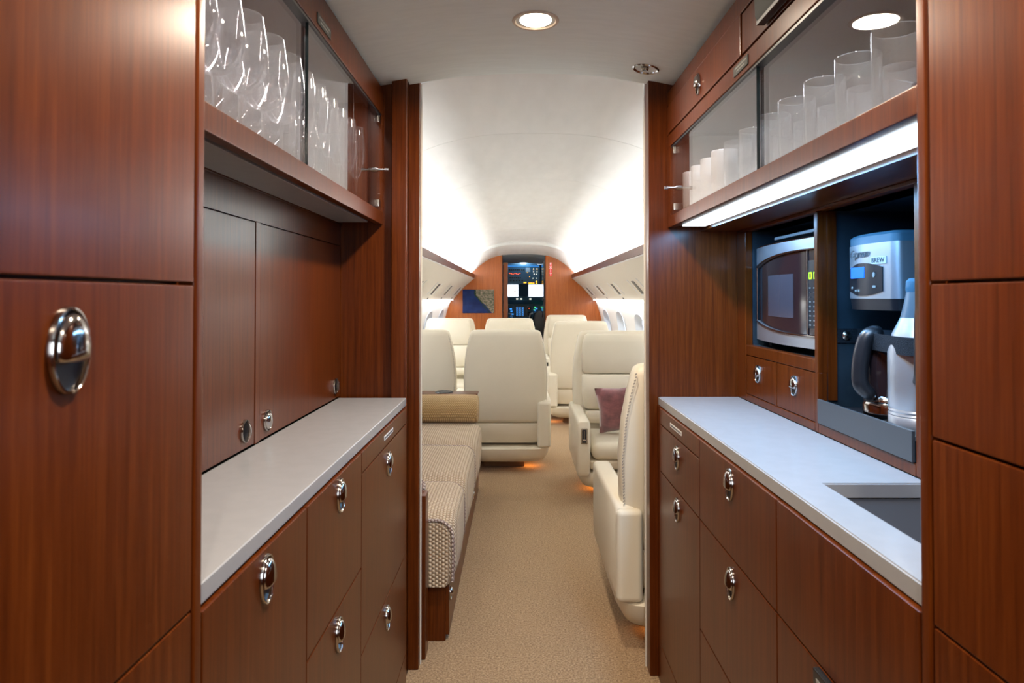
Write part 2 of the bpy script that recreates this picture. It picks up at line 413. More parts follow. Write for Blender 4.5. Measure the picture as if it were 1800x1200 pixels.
def door_panel(parent, s, xf, y0, y1, z0, z1, name='door', t=.018, gap=.0016, mat_='wood', handle=None, handle_kw={}, label=None):
    b = mb(mat_).box(xf, xf - s*t, y0+gap, y1-gap, z0+gap, z1-gap, .0016, 2)
    d = b.build(name, parent, label=label)
    if handle:
        h = MB(); latch(h, xf, handle[0], handle[1], s, **handle_kw); h.build('handle', d)
    return d

def tall_cabinet(s, xf, xb, label, seams, handle):
    t = thing('tall_cabinet', label, 'cabinet', ((xf+xb)/2, .0, 0))
    y0, y1 = -1.1, YC
    top = Z(.64) if s > 0 else Z(.63)
    mb('wood').box(xf - s*.019, xb, y0, y1, .0, top).box(xf+ s*.0, xf - s*.03, y1-.020, y1, 0, Z(.675), .004, 3).build('body', t)
    zs = [0.03] + seams + [top]
    for i in range(len(zs)-1):
        for ya, yb, last in ((-.30, y1-.023, True), (y0, -.30, False)):
            h = handle if (last and handle and zs[i] < handle[1] < zs[i+1]) else None
            door_panel(t, s, xf, ya, yb, zs[i], zs[i+1], handle=h)
    return t
tall_cabinet(1, XL, -1.0, 'tall cherry cabinet close on the left with one big oval chrome latch', [Z(-.985), Z(-.332), Z(.0137)], (.523, Z(-.041)))
tall_cabinet(-1, XR, 1.06, 'tall cherry cabinet close on the right with stacked plain panels', [Z(-.70), Z(-.348), Z(-.150), Z(.015)], None)

CT = Z(-.3175)  # counter top height
def base_unit(name, label, s, xf, xb, y0, y1, fronts, group=None):
    t = thing(name, label, 'cabinet', ((xf+xb)/2, (y0+y1)/2, 0), group)
    mb('gap').box(xf - s*.0185, xb, y0+.0008, y1-.0008, .0, CT-.026).build('body', t)
    for f in fronts:
        kind, z0, z1, h = f
        if kind == 'rail':
            d = door_panel(t, s, xf, y0, y1, z0, z1, name='rail')
            if h:
                hy, hz, hw, hh = h
                pl = mb('label_white').box(xf+s*.0012, xf, hy-hw, hy+hw, hz-hh, hz+hh, .0004, 1)
                pl.m('print_dark')
                yy = hy-hw*.9
                while yy < hy+hw*.86:
                    w = random.uniform(.0012,.0028); pl.box(xf+s*.0014, xf+s*.0010, yy, yy+w, hz-hh*.40, hz+hh*.40); yy += w+.0012
                pl.build('label', d, label='white adhesive label with small dark lettering')
        else:
            door_panel(t, s, xf, y0, y1, z0, z1, name=kind, handle=h)
    return t
# left run (three units)
base_unit('base_cabinet', 'left base cabinet nearest the camera with a single tall front', 1, XL, -.95, YC, 1.125,
          [('door', .10, CT-.026, (.941, Z(-.386))), ('toe_kick', .0, .10, None)], 'left base cabinets')
base_unit('base_cabinet', 'middle left base cabinet with two fronts, each with an oval latch', 1, XL, -.95, 1.125, 1.516,
          [('door', Z(-.598), CT-.026, (1.331, Z(-.3855))), ('door', Z(-.99), Z(-.598), (1.325, Z(-.650))), ('toe_kick', .0, Z(-.99), None)], 'left base cabinets')
base_unit('base_cabinet', 'left base cabinet next to the doorway with white label on its top rail', 1, XL, -.95, 1.516, 2.125,
          [('rail', Z(-.392), CT-.026, (1.83, Z(-.3665), .062, .0058)), ('drawer', Z(-.792), Z(-.392), (1.829, Z(-.4445))), ('drawer', Z(-1.1), Z(-.792), (1.816, Z(-.8465))), ('toe_kick', 0, Z(-1.1), None)], 'left base cabinets')
# right run
base_unit('base_cabinet', 'right base cabinet next to the doorway with small drawer, tall door and white label', -1, XR, 1.0, 1.66, 2.125,
          [('rail', Z(-.3925), CT-.026, (1.905, Z(-.368), .068, .0058)), ('drawer', Z(-.537), Z(-.3925), (1.888, Z(-.443))), ('door', Z(-1.07), Z(-.537), (1.888, Z(-.586))), ('toe_kick', 0, Z(-1.07), None)], 'right base cabinets')
base_unit('base_cabinet', 'middle right base cabinet with two tall fronts under the worktop', -1, XR, 1.0, 1.168, 1.66,
          [('door', Z(-.537), CT-.026, (1.420, Z(-.389))), ('door', Z(-.80), Z(-.537), (1.415, Z(-.590))), ('door', .03, Z(-.80), None)], 'right base cabinets')
u = base_unit('base_cabinet', 'right base cabinet below the sink with plain fronts and a small black catch', -1, XR, 1.0, YC, 1.168,
          [('door', Z(-.537), CT-.026, None), ('door', .03, Z(-.537), None)], 'right base cabinets')
c_ = mb('black').box(XR-.011, XR, .955, 1.003, Z(-.560), Z(-.538), .002, 2); c_.m('print_light').box(XR-.0116, XR-.0105, .968, .990, Z(-.553), Z(-.548))
c_.build('catch', u, label='small black catch with a pale mark')
# end fillers beside the doorway
mb('wood').box(XL-.004, -.95, 2.125, 2.153, 0, CT-.026).build('filler_panel', label='narrow cherry filler panel at the doorway end of the left cabinets', cat='panel')
mb('wood').box(XR+.004, 1.0, 2.125, YJ-.001, 0, CT-.026).build('filler_panel', label='narrow cherry filler panel at the doorway end of the right cabinets', cat='panel')

# countertops
b = mb('counter').box(-.5645, -.3505, YC+.001, YJ-.026, CT-.0245, CT, .0022, 3)
b.build('worktop', label='pale grey worktop running along the left cabinets', cat='worktop')
# right worktop with sink cut-out: frame of a polygon with a rectangular hole
SX0, SX1, SY0, SY1 = .521, .688, .78, 1.168
b = mb('counter')
def slab_with_hole(b, X0, X1, Y0, Y1, hx0, hx1, hy0, hy1, z0, z1):
    o = [(X0,Y0),(X1,Y0),(X1,Y1),(X0,Y1)]; h = [(hx0,hy0),(hx1,hy0),(hx1,hy1),(hx0,hy1)]
    bm = b.bm
    O = {z: [bm.verts.new((*p, z)) for p in o] for z in (z0, z1)}; H = {z: [bm.verts.new((*p, z)) for p in h] for z in (z0, z1)}
    for i in range(4):
        j = (i+1) % 4
        for z in (z0, z1): bm.faces.new((O[z][i], O[z][j], H[z][j], H[z][i]))
        bm.faces.new((O[z0][i], O[z0][j], O[z1][j], O[z1][i])); bm.faces.new((H[z0][i], H[z0][j], H[z1][j], H[z1][i]))
    e = [x for x in bm.edges if all(abs(v.co.z - z1) < 1e-6 for v in x.verts) and (all(v in O[z1] for v in x.verts) or all(v in H[z1] for v in x.verts))]
    bmesh.ops.bevel(bm, geom=e, offset=.0022, segments=3, affect='EDGES'); b.wn = True
    b._done()
slab_with_hole(b, .4475, .702, YC+.001, YJ-.003, SX0, SX1, SY0, SY1, CT-.0245, CT)
wt = b.build('worktop', label='pale grey worktop on the right with a sink cut into it', cat='worktop')
M['sink_steel'] = mat('dark_sink_steel', (.20,.20,.19), .38, .8)  # darker grey than the other steels
b = mb('sink_steel')
zi = CT-.026; zb = CT-.17
b.loft([[(SX0-.006,SY0-.006,zi),(SX1+.006,SY0-.006,zi),(SX1+.006,SY1+.006,zi),(SX0-.006,SY1+.006,zi)],
        [(SX0-.001,SY0,zi),(SX1,SY0,zi),(SX1,SY1,zi),(SX0-.001,SY1,zi)],
        [(SX0+.002,SY0+.004,zb+.02),(SX1-.002,SY0+.004,zb+.02),(SX1-.002,SY1-.004,zb+.02),(SX0+.002,SY1-.004,zb+.02)],
        [(SX0+.02,SY0+.02,zb),(SX1-.02,SY0+.02,zb),(SX1-.02,SY1-.02,zb),(SX0+.02,SY1-.02,zb)]], cap0=False)
sk = b.build('sink', label='stainless steel sink basin set in the right worktop', cat='sink')
mb('nickel').lathe([(.028,0),(.026,.003),(.016,.001),(.0,.0005)], ((SX0+SX1)/2, .97, zb+.001), 24, cap1=False).build('drain', sk)

# ------------------------------------------------------------------ left recess wall with doors above the worktop
XW = -.565
t = thing('wall_cabinet', 'flush cherry cupboard doors behind the left worktop', 'cabinet', (XW-.02, 1.45, CT))
b = mb('gap').box(XW-.0185, XW-.16, YC, YJ-.001, CT, Z(.165))
b.m('wood').box(XW-.001, XW-.02, YC, YJ-.001, Z(.163), Z(.2295)).box(XW+.001, XW-.05, 1.4705, 1.4965, CT+.001, Z(.163), .001, 1)
b.build('body', t)
turn2 = 1
d = mb('wood').box(XW, XW-.018, YC+.002, 1.469, CT+.003, Z(.161), .0016, 2).build('door', t)
h = MB(); turn2 = 1; latch(h, XW, 1.417, Z(-.278), 1, w=.023, h=.0245, turn='h'); h.build('handle', d)
d = mb('wood').box(XW, XW-.018, 1.498, YJ-.004, CT+.003, Z(.161), .0016, 2).build('door', t)
h = MB(); turn2 = -1; latch(h, XW, 1.542, Z(-.278), 1, w=.023, h=.0245, turn='h'); h.build('handle', d)
h = MB(); turn2 = 1; latch(h, XW, 2.117, Z(-.276), 1, w=.023, h=.0245, turn='h'); h.build('handle', d)

# ------------------------------------------------------------------ upper glass cabinets
def glass_cabinet(s, xf, xb, label, z_bot, z_shelf, z_gtop, z_top, y_far, y_div, panels):
    """s: +1 faces +X (left side), -1 faces -X"""
    t = thing('glass_cabinet', label, 'cabinet', ((xf+xb)/2, 1.45, z_bot))
    y0 = YC
    X = lambda d: xf - s*d       # depth behind the face
    b = mb('wood')
    b.box(X(0), X(.022), y0, YJ-.001, z_bot, z_shelf, .0025, 2)                      # bottom rail
    b.box(X(0), X(.022), y0, YJ-.001, z_gtop, z_top if not panels else panels[0], .0012, 1)   # top rail
    b.box(X(0), X(.022), y_far, YJ-.001, z_shelf-.002, z_gtop+.002)                  # far stile
    b.box(X(.020), xb, y0, YJ-.001, z_bot+.012, z_shelf-.010)                        # bottom board
    b.m('wood_dark').box(X(.020), xb, y0, YJ-.001, z_shelf-.012, z_shelf-.004)       # shelf surface
    b.box(X(.022), xb, YJ-.012, YJ-.001, z_shelf, z_gtop+.06)                        # far side
    b.box(xb + s*.012, xb, y0, YJ-.001, z_shelf, z_gtop+.06)                         # back
    b.box(X(.022), xb, y0, YJ-.001, z_gtop+.04, z_gtop+.06)                          # top
    b.box(X(.022), xb, y0, y0+.012, z_shelf, z_gtop+.06)
    b.build('body', t)
    if panels:
        pb, pt_, pd = panels      # bottom, top of the lift-up fronts, division y
        mb('gap').box(X(.019), X(.03), y0, YJ-.001, pb-.001, z_top).build('carcass', t)
        mb('wood').box(X(0), X(.018), y0, YJ-.001, pt_+.0015, z_top, .0012, 1).build('rail', t)
        d = mb('wood').box(X(-.003), X(.018), pd+.0015, YJ-.03, pb+.002, pt_-.0015, .0016, 2).build('door', t, label='lift-up front with an oval latch')
        h = MB(); latch(h, X(-.003), 1.787, Z(.559), s, w=.020, h=.029); h.build('handle', d)
        mb('wood').box(X(0), X(.018), y0, pd-.0015, pb+.005, pt_-.004, .0016, 2).build('door', t)
        mb('wood').box(X(0), X(.018), YJ-.0285, YJ-.001, pb+.001, pt_-.001, .001, 1).build('stile', t)
    # two glass panes
    for (ya, yb, dd) in ((y_div-.010, y_far-.003, .006), (y0, y_div+.010, .013)):
        g = mb('pane').box(X(dd), X(dd+.005), ya, yb, z_shelf-.001, z_gtop)
        gp = g.build('glass_door', t)
        ye = ya if dd < .01 else yb
        mb('edge').box(X(dd-.0006), X(dd+.0056), ye-.0004, ye+.0008, z_shelf, z_gtop).build('glass_edge', gp)
        if dd < .01:
            for zz in (z_shelf+.012, z_gtop-.030):
                mb('nickel').box(X(dd-.004), X(dd+.009), yb-.030, yb-.006, zz, zz+.022, .002, 2).build('hinge', gp)
            zc = (z_shelf+z_gtop)/2 - .035
            hb = mb('chrome'); rt = Matrix.Rotation(pi/2, 4, 'Y')
            hb.tube([(X(-.034), yb-.075, zc), (X(.036), yb-.075, zc)], .0035, 12)
            hb.tube([(X(-.036), yb-.075, zc), (X(-.024), yb-.075, zc)], .0055, 12)
            hb.tube([(X(-.002), yb-.075, zc), (X(.016), yb-.075, zc)], .0075, 12)
            hb.build('knob', gp)
    cl = mb('panel').box(X(.026), X(.044), y0+.05, YJ-.05, z_gtop+.030, z_gtop+.040).build('added_inner_strip', t)  # added light strip and lamp, put in to make the glasses visible
    mb('led').box(X(.029), X(.041), y0+.06, YJ-.06, z_gtop+.026, z_gtop+.030).build('added_inner_lens', cl)
    area('added_cabinet_lamp', (X(.035), (y0+YJ)/2, z_gtop+.0245), .012, 1.2, 6.0 if s < 0 else 8.0, (.75,.87,1) if s < 0 else (1,.93,.86), (0,0,0), t)
    mb('black').box(X(.003), X(.024), y0, y_far, z_gtop-.006, z_gtop-.0005).build('track', t)
    return t
TL = -.760
gl = glass_cabinet(1, -.431, TL, 'upper left glass-fronted cherry cabinet holding stemmed glasses', Z(.2295), Z(.271), Z(.578), Z(.664), 2.165, 1.425, None)
gr = glass_cabinet(-1, .479, .80, 'upper right glass-fronted cherry cabinet holding tumblers', Z(.2195), Z(.2555), Z(.473), Z(.652), 2.135, 1.388, (Z(.513), Z(.607), 1.4515))
def placard(parent, s, x, y0, y1, z0, z1):
    p = mb('label_grey').box(x, x+s*.0025, y0, y1, z0, z1, .0006, 1); p.m('print_light')
    for row, (a, c) in enumerate(((.60,.76),(.27,.43))):
        yy = y0 + (y1-y0)*(.10+.1*row)
        while yy < y1-(y1-y0)*(.12+.1*row):
            w = random.uniform(.002,.005); p.box(x+s*.002, x+s*.0029, yy, yy+w, z0+(z1-z0)*a, z0+(z1-z0)*c); yy += w+.0016
    p.build('placard', parent, label='small dark grey placard with two lines of pale print')
placard(gl, 1, -.431, 1.456, 1.558, Z(.589), Z(.612))
placard(gr, -1, .479, 1.409, 1.500, Z(.483), Z(.5045))
# unlit diffuser under the left cabinet
mb('counter').box(-.462, -.555, YC, 2.10, Z(.2295), Z(.236), .001, 1).build('diffuser_panel', gl, label='pale unlit diffuser panel under the cabinet')
# LED strip under right cabinet
t = thing('strip_light', 'long glowing white light strip under the upper right cabinet', 'light', (.54, 1.45, Z(.215)))
mb('steel_flat').box(.498, .582, .80, 2.10, Z(.2195), Z(.2315)).build('housing', t)
mb('led').box(.505, .575, .81, 2.09, Z(.2155), Z(.2205), .001, 1).build('lens', t)
area('strip_lamp', (.54, 1.45, Z(.2145)), .066, 1.26, P_GALLEY_LED, COOL, (0,0,0), t)
mb('wood').box(.584, .705, YC, YJ-.001, Z(.2085), Z(.2295)).build('panel', label='cherry soffit board behind the glowing light strip', cat='panel')
mb('wood').box(-.560, -.72, YC, YJ-.001, Z(.2297), Z(.2415)).build('panel', label='thin cherry soffit board above the left recess doors', cat='panel')

# black handset panel mounted on the right lift-up front
t = thing('control_handset', 'black wall handset on the upper right cabinet front, cut by frame top', 'handset', (.465, 1.27, Z(.53)))
b = mb('black')
b.prism([(1.309,Z(.523)),(1.309,Z(.64)),(1.06,Z(.64)),(1.06,Z(.523))], 'x', .4605, .4758)
b.build('housing', t)
b = mb('label_grey'); prof = [(.4604,.530),(.4565,.538),(.4550,.58),(.4565,.630),(.4604,.636)]
b.loft([[(x, 1.305, Z(z)) for x, z in prof]+[(.4604,1.305,Z(z)) for _, z in reversed(prof)], [(x, 1.064, Z(z)) for x, z in prof]+[(.4604,1.064,Z(z)) for _, z in reversed(prof)]]).build('faceplate', t)
for i in range(4):
    mb('white').box(.4555,.4530, 1.285-i*.035-.014, 1.285-i*.035, Z(.578), Z(.592), .001, 2).build('button', t)

# ------------------------------------------------------------------ right appliance wall
XN = .700
t = thing('appliance_cabinet', 'cherry wall unit with dark niches behind the right worktop', 'cabinet', (.85, 1.45, CT))
b = mb('wood')
NB = .985
def fr(y0, y1, z0, z1, x1=.722, r=.0015): b.box(XN, x1, y0, y1, z0, z1, r, 1)
fr(YC, YJ-.002, Z(.200), Z(.209), .78)           # top rail
fr(2.098, YJ-.002, CT+.001, Z(.2005))            # far stile
fr(1.594, 1.612, Z(-.178), Z(.2005), .735)       # stile between niches
fr(1.594, 1.612, CT+.001, Z(-.177))
fr(YC, 1.205, CT+.001, Z(.2005))                 # near stile
fr(1.612, 2.098, Z(-.177), Z(-.147))             # rail below the microwave
fr(1.612, 2.098, CT+.001, Z(-.2965))             # rail below the drawers
fr(1.205, 1.594, CT+.001, Z(-.2935))             # rail below the tray
fr(1.853, 1.866, Z(-.297), Z(-.177))             # stile between the drawers
b.build('frame', t)
# wooden reveals then black linings
for y_, z_ in ((2.098, Z(-.147)), (1.588, Z(-.24)), (1.205, Z(-.24))): mb('wood').box(.7221, .742, y_, y_+.006, z_, Z(.2)).build('reveal', t)
b = mb('black_matte')
for (y0, y1, z0, z1) in ((1.612, 2.098, Z(-.147), Z(.200)), (1.205, 1.594, Z(-.293), Z(.200))):
    x0 = .722
    b.box(NB, NB+.006, y0-.008, y1+.008, z0-.006, z1+.006); b.box(x0, NB, y0-.006, y0+.0002, z0-.006, z1+.006)
    b.box(x0, NB, y1-.0002, y1+.006, z0-.006, z1+.006); b.box(x0, NB, y0, y1, z0-.008, z0); b.box(x0, NB, y0, y1, z1, z1+.005)
b.build('lining', t)
for (ya, yb, hy) in ((1.866, 2.098, 1.992), (1.612, 1.853, 1.7315)):
    d = mb('wood').box(XN+.001, XN+.019, ya+.002, yb-.002, Z(-.2945), Z(-.179), .0016, 2).build('drawer', t)
    h = MB(); latch(h, XN+.001, hy, Z(-.225)-.0, -1, w=.0205, h=.0265); h.build('handle', d)
mb('gap').box(XN+.0195, XN+.03, 1.6, 2.11, Z(-.30), Z(-.175)).build('backing', t)
# sliding tray under coffee things
t = thing('drip_tray', 'dark grey metal tray under the coffee maker', 'tray', (.83, 1.40, Z(-.2925)))
mb('tray').box(.6955, .702, 1.209, 1.590, Z(-.2925), Z(-.237), .0012, 2).build('front', t)
mb('black').box(.702, .975, 1.212, 1.587, Z(-.2925), Z(-.255), .001, 1).build('deck', t)
TZ = Z(-.255)

# microwave
t = thing('microwave_oven', 'steel and black microwave oven in the dark niche above two small drawers', 'microwave', (.83, 1.85, Z(-.145)))
my0, my1, mz0, mz1 = 1.622, 2.085, Z(-.128), Z(.147)
mb('black').box(.745, .96, my0+.004, my1-.004, mz0, mz1, .004, 2).build('body', t)
def bow(y): return .736 - .022*(1-((y-(my0+my1)/2)/((my1-my0)/2))**2)
NY = 24; ys = [my0 + (my1-my0)*i/NY for i in range(NY+1)]
def bowed(key, zlo, zhi, ya, yb, off, th=.012):
    b = mb(key); rows = []
    for y in [ya+(yb-ya)*i/NY for i in range(NY+1)]:
        a, c = zlo(y), zhi(y); x = bow(y)-off
        rows.append([(x, y, a), (x, y, c), (x+th, y, c), (x+th, y, a)])
    b.loft(rows); return b
arc = lambda y: ((y-(my0+my1)/2)/((my1-my0)/2))
zt = lambda y: Z(.118) - .030*max(0, (arc(y)+.6)/1.6)**2   # lower edge of the top band
zb_ = lambda y: Z(-.097) + .026*max(0, (arc(y)+.6)/1.6)**2
bowed('dark_glass', lambda y: Z(-.110), lambda y: Z(.125), my0+.005, my1-.004, 0).build('door', t)
bowed('steel_flat', zt, lambda y: mz1, my0, my1, .006, .03).build('top_band', t)
bowed('steel_flat', lambda y: mz0, zb_, my0, my1, .006, .03).build('bottom_band', t)
g = MB()
g.m('chrome').tube([(bow(y)-.008, y, zt(y)) for y in ys], .0022, 8); g.tube([(bow(y)-.008, y, zb_(y)) for y in ys], .0022, 8)
g.tube([(bow(y)-.006, y, mz1) for y in ys], .0018, 8)
g.tube([(bow(my1)-.004, my1, z) for z in (mz0, mz1)], .002, 8); g.tube([(bow(1.702)-.002, 1.702, z) for z in (Z(-.097), Z(.117))], .0022, 8)
g.build('chrome_trim', t, label='thin bright chrome edging')
bowed('mesh_screen', lambda y: Z(-.055), lambda y: Z(.060), 1.775, 1.955, .0012, .006).build('window', t)
p_ = bowed('black', lambda y: Z(-.078), lambda y: Z(.090), 1.630, 1.699, .001, .006).build('control_panel', t)
g = MB()
for k, (w, yy) in enumerate(((.012, 1.688), (.012, 1.668))): g.m('g_digit'); g.box(bow(yy)-.0022, bow(yy)-.001, yy-w/2, yy+w/2, Z(.058), Z(.061)).box(bow(yy)-.0022, bow(yy)-.001, yy-w/2, yy+w/2, Z(.044), Z(.047)).box(bow(yy)-.0022, bow(yy)-.001, yy-w/2-.001, yy-w/2+.001, Z(.044), Z(.061)).box(bow(yy)-.0022, bow(yy)-.001, yy+w/2-.001, yy+w/2+.001, Z(.044), Z(.061))
g.build('clock_display', p_)
g = MB()
for r_ in range(9):
    for c0_ in range(3):
        y_ = 1.690-c0_*.018; z_ = Z(.022 - r_*.0115); g.m('print_light' if r_ not in (1,2) else 'tray')
        g.box(bow(y_)-.0020, bow(y_)-.001, y_-.004, y_+.004, z_-.0015, z_+.0015)
g.build('keypad', p_)
for yy in (my0+.03, my1-.04):
    for xx in (.76, .94): mb('black').box(xx, xx+.02, yy, yy+.02, Z(-.147), mz0).build('foot', t)
b = mb('counter').box(.735, .94, 1.63, 1.955, Z(.161), Z(.170), .003, 2)
b.build('serving_tray', label='flat pale tray lying on top of the microwave', cat='tray')
b = mb('black').box(.78, .92, 1.70, 1.90, mz1, Z(.161), .002, 1); b.build('folder', label='thin dark folder between microwave and pale tray', cat='folder')

# coffee maker
ck = thing('coffee_maker', 'tall steel drip coffee maker with a blue display in the right-hand niche', 'coffee maker', (.86, 1.45, TZ))
b = mb('steel')
def cm_ring(z, inset=0, top=False):
    # head: rounded front towards the aisle, flat side towards the camera
    pts = []
    for i in range(9):
        a = pi/2*i/8
        pts.append((.752+inset+.012*(1-sin(a)), 1.365+inset+.012*(1-cos(a)), z))
    x0, x1, y0, y1 = .750+inset, .93, 1.358+inset, 1.545-inset
    pts = [(x0+.018*(1-cos(q)), y0+.018*(1-sin(q)), z) for q in [pi/2*i/6 for i in range(7)]]
    pts = list(pts)
    pts2 = [(x0+.006*(1-cos(q)), y1-.006*(1-sin(q)), z) for q in [pi/2*i/4 for i in range(5)]][::-1]
    return pts[::-1] + pts + [] if False else ([(x1, y0, z)] + pts[::-1] + [(x0-.010, (y0+y1)/2-.013, z), (x0-.010, (y0+y1)/2+.03, z)] + pts2[::-1] + [(x1, y1, z)])
b.loft([cm_ring(Z(-.004)), cm_ring(Z(.112))]).build('head', ck)
b = mb('black').loft([cm_ring(Z(-.028), .003), cm_ring(Z(-.004), .001)]); b.build('filter_ring', ck)
b = mb('cockpit').loft([cm_ring(Z(.112), .001), cm_ring(Z(.128), .001), cm_ring(Z(.134), .006)]); b.build('lid', ck)
b = mb('black').box(.885, .955, 1.385, 1.535, TZ, Z(-.004), .006, 2).box(.812, .955, 1.37, 1.54, TZ, TZ+.022, .004, 2); b.build('column', ck)
mb('chrome').tube([(.80, 1.365, Z(-.028)), (.80, 1.365, Z(-.04))], .0015, 6).build('drip_wire', ck)
def cmf(y):  # face x of the front at y
    if y < 1.4385: return .7395+.010*min(1, (1.4385-y)/.0625)
    return .7395 if y < 1.4815 else .7395+.010*min(1, (y-1.4815)/.0455)
b = mb('black'); rows = []
for i in range(17):
    y = 1.395+ .142*i/16; q = (i/16-.5)*2; zt_ = Z(.062)+.010*(1-q*q); zb2 = Z(.012)-.010*(1-q*q)
    x = cmf(y)-.0018; rows.append([(x, y, zb2), (x, y, zt_), (x+.006, y, zt_), (x+.006, y, zb2)])
cp = b.loft(rows).build('control_panel', ck)
b = mb('g_lcd'); x = cmf(1.48)-.003; b.box(x, x+.002, 1.452, 1.510, Z(.040), Z(.064), .0008, 1).build('display', cp, label='bright blue backlit display')
mb('print_light').lathe([(.0055,0),(.0055,.0012),(.0,.0013)], (cmf(1.418)-.0016, 1.420, Z(.046)), 16, Matrix.Rotation(-pi/2, 4, 'Y')).build('button', cp)
for (yy, zz, w) in ((1.418,.021,.013),(1.475,.013,.007),(1.493,.013,.007),(1.522,.045,.006),(1.522,.020,.006)): mb('print_light').box(cmf(yy)-.0032, cmf(yy)-.0015, yy-w/2, yy+w/2, Z(zz)-.0025, Z(zz)+.0025, .0006, 1).build('button', cp)
text_mesh('Capresso', 'logo', .024, 'print_dark', (cmf(1.48)-.0012, 1.478, Z(.092)), (0,-1,0), (0,0,1), ck, shear=.35, spacing=.85)
lb = MB(); lb.m('label_white').loft([[(cmf(y)-.0016, y, Z(.068)), (cmf(y)-.0016, y, Z(.083)), (cmf(y)+.001, y, Z(.083)), (cmf(y)+.001, y, Z(.068))] for y in (1.384, 1.430)])
lb = lb.build('sticker', ck, label='white sticker reading BREW')
text_mesh('BREW', 'lettering', .0145, 'print_dark', (cmf(1.407)-.0020, 1.407, Z(.0755)), (.16,-1,0), (0,0,1), lb)

# glass/steel carafe with black handle
t = thing('coffee_carafe', 'black handled coffee carafe on the grey tray', 'carafe', (.755, 1.375, TZ))
cx, cyy = .760, 1.405
b = mb('chrome').lathe([(.0,0),(.046,0),(.047,.004),(.047,.034),(.044,.040),(.046,.043),(.045,.048),(.040,.054)], (cx, cyy, TZ), 32, cap1=False); b.build('base', t)
b = mb('dark_glass').lathe([(.040,.052),(.041,.07),(.043,.10),(.043,.125),(.040,.150),(.034,.165)], (cx, cyy, TZ), 32, cap0=True, cap1=True); b.build('jug', t)
hb = mb('black')
HX, HY = cx+.013, cyy-.022
path = [(cx-.030,cyy+.000,.170),(HX-.045,HY+.006,.182),(HX-.062,HY+.008,.172),(HX-.072,HY+.010,.135),(HX-.076,HY+.010,.10),(HX-.074,HY+.008,.075),(HX-.060,HY+.006,.058),(cx-.040,cyy+.004,.052)]
path = [(p[0], p[1], TZ+p[2]) for p in path]
hb.tube(path, [.013,.015,.016,.0165,.016,.016,.014,.010], 16, smooth=5).build('handle', t)
mb('black').lathe([(.036,.163),(.037,.170),(.028,.180),(.012,.186),(.0,.187)], (cx, cyy, TZ), 28, cap0=True).build('lid', t)
# thermos
t = thing('thermal_flask', 'brushed steel vacuum flask with grey shoulder, right of the carafe', 'flask', (.765, 1.272, TZ))
fx, fy = .762, 1.288
b = mb('steel').lathe([(.0,0),(.056,0),(.058,.004),(.058,.030),(.0565,.032),(.058,.034),(.0565,.038),(.058,.041),(.0565,.045),(.058,.048),(.058,.150),(.050,.185),(.036,.215)], (fx, fy, TZ), 40); b.build('body', t)
M['shoulder'] = mat('grey_plastic_shoulder', (.13,.15,.17), .35)
mb('shoulder').lathe([(.036,.215),(.030,.240),(.026,.262),(.024,.27),(.0,.271)], (fx, fy, TZ), 32).build('shoulder', t)
mb('cockpit').lathe([(.0,.262),(.025,.262),(.027,.268),(.026,.284),(.020,.290),(.0,.291)], (fx, fy, TZ), 32).build('stopper', t)
path = [(fx-.020,fy-.026,.255),(fx-.030,fy-.052,.250),(fx-.042,fy-.062,.225),(fx-.045,fy-.064,.17),(fx-.043,fy-.060,.12),(fx-.036,fy-.044,.10)]
mb('black').tube([(p[0],p[1],TZ+p[2]) for p in path], .007, 12, smooth=5).build('handle', t)
# strap round both vessels
t = thing('retaining_strap', 'black woven strap with a round stud holding the coffee vessels', 'strap', (.76, 1.4, Z(-.09)))
sp = [(.742,1.5915),(.765,1.5915),(.79,1.5905),(.798,1.575),(.775,1.51),(.735,1.44),(.7185,1.40),(.7165,1.36),(.711,1.31),(.7065,1.27),(.708,1.24),(.72,1.2125)]
def band(key, sp, z0, z1, th):
    b = mb(key); rows = []
    for i, (x, y) in enumerate(sp):
        a = Vector(sp[max(i-1,0)]); c = Vector(sp[min(i+1,len(sp)-1)]); d = (c-a).normalized(); n_ = Vector((-d.y, d.x))*th/2
        rows.append([(x+n_.x,y+n_.y,z0),(x+n_.x,y+n_.y,z1),(x-n_.x,y-n_.y,z1),(x-n_.x,y-n_.y,z0)])
    return b.loft(rows)
M['webbing'] = mat('black_webbing', (.010,.014,.020), .85, spec=.2); bump(M['webbing'], noise(M['webbing'], coords(M['webbing'], (1,1,1)), 500, 2), .8, .003)
band('webbing', sp, Z(-.107), Z(-.074), .003).build('webbing', t)
mb('nickel').lathe([(.011,0),(.0105,.002),(.006,.005),(.0,.006)], (.765, 1.5895, Z(-.090)), 20, Matrix.Rotation(pi/2, 4, 'X')).build('stud', t)

# ------------------------------------------------------------------ glassware
def tumbler(x, y, z, key='crystal', r=.033, h=.122):
    b = mb(key)
    b.lathe([(.0,.0005),(r*.86,.0005),(r*.93,.004),(r*.99,.030),(r,h-.001),(r-.0008,h),(r-.0018,h-.001),(r*.94,.030),(r*.86,.014),(r*.5,.011),(.0,.0105)], (x,y,z), 32)
    return b.build('tumbler' if key == 'crystal' else 'pale_tumbler')
T0 = Z(.2515)
ty = [.949,1.060,1.176,1.293,1.408,1.525,1.640,1.745,1.850,1.950,2.048]
lab = ['nearest clear tumbler on the right shelf, cut by the tall cabinet', 'second clear tumbler from the camera on the right shelf', 'third clear tumbler from the camera on the right shelf', 'fourth clear tumbler from the camera on the right shelf',
       'fifth clear tumbler from the camera, just right of the pane joint', 'sixth clear tumbler, standing behind the joint of the panes', 'last clear tumbler, standing against the first pale one',
       'pale opaque tumbler next to the clear ones', 'second pale opaque tumbler after the clear ones', 'third pale opaque tumbler, one short of the doorway end', 'pale opaque tumbler at the doorway end of the row']
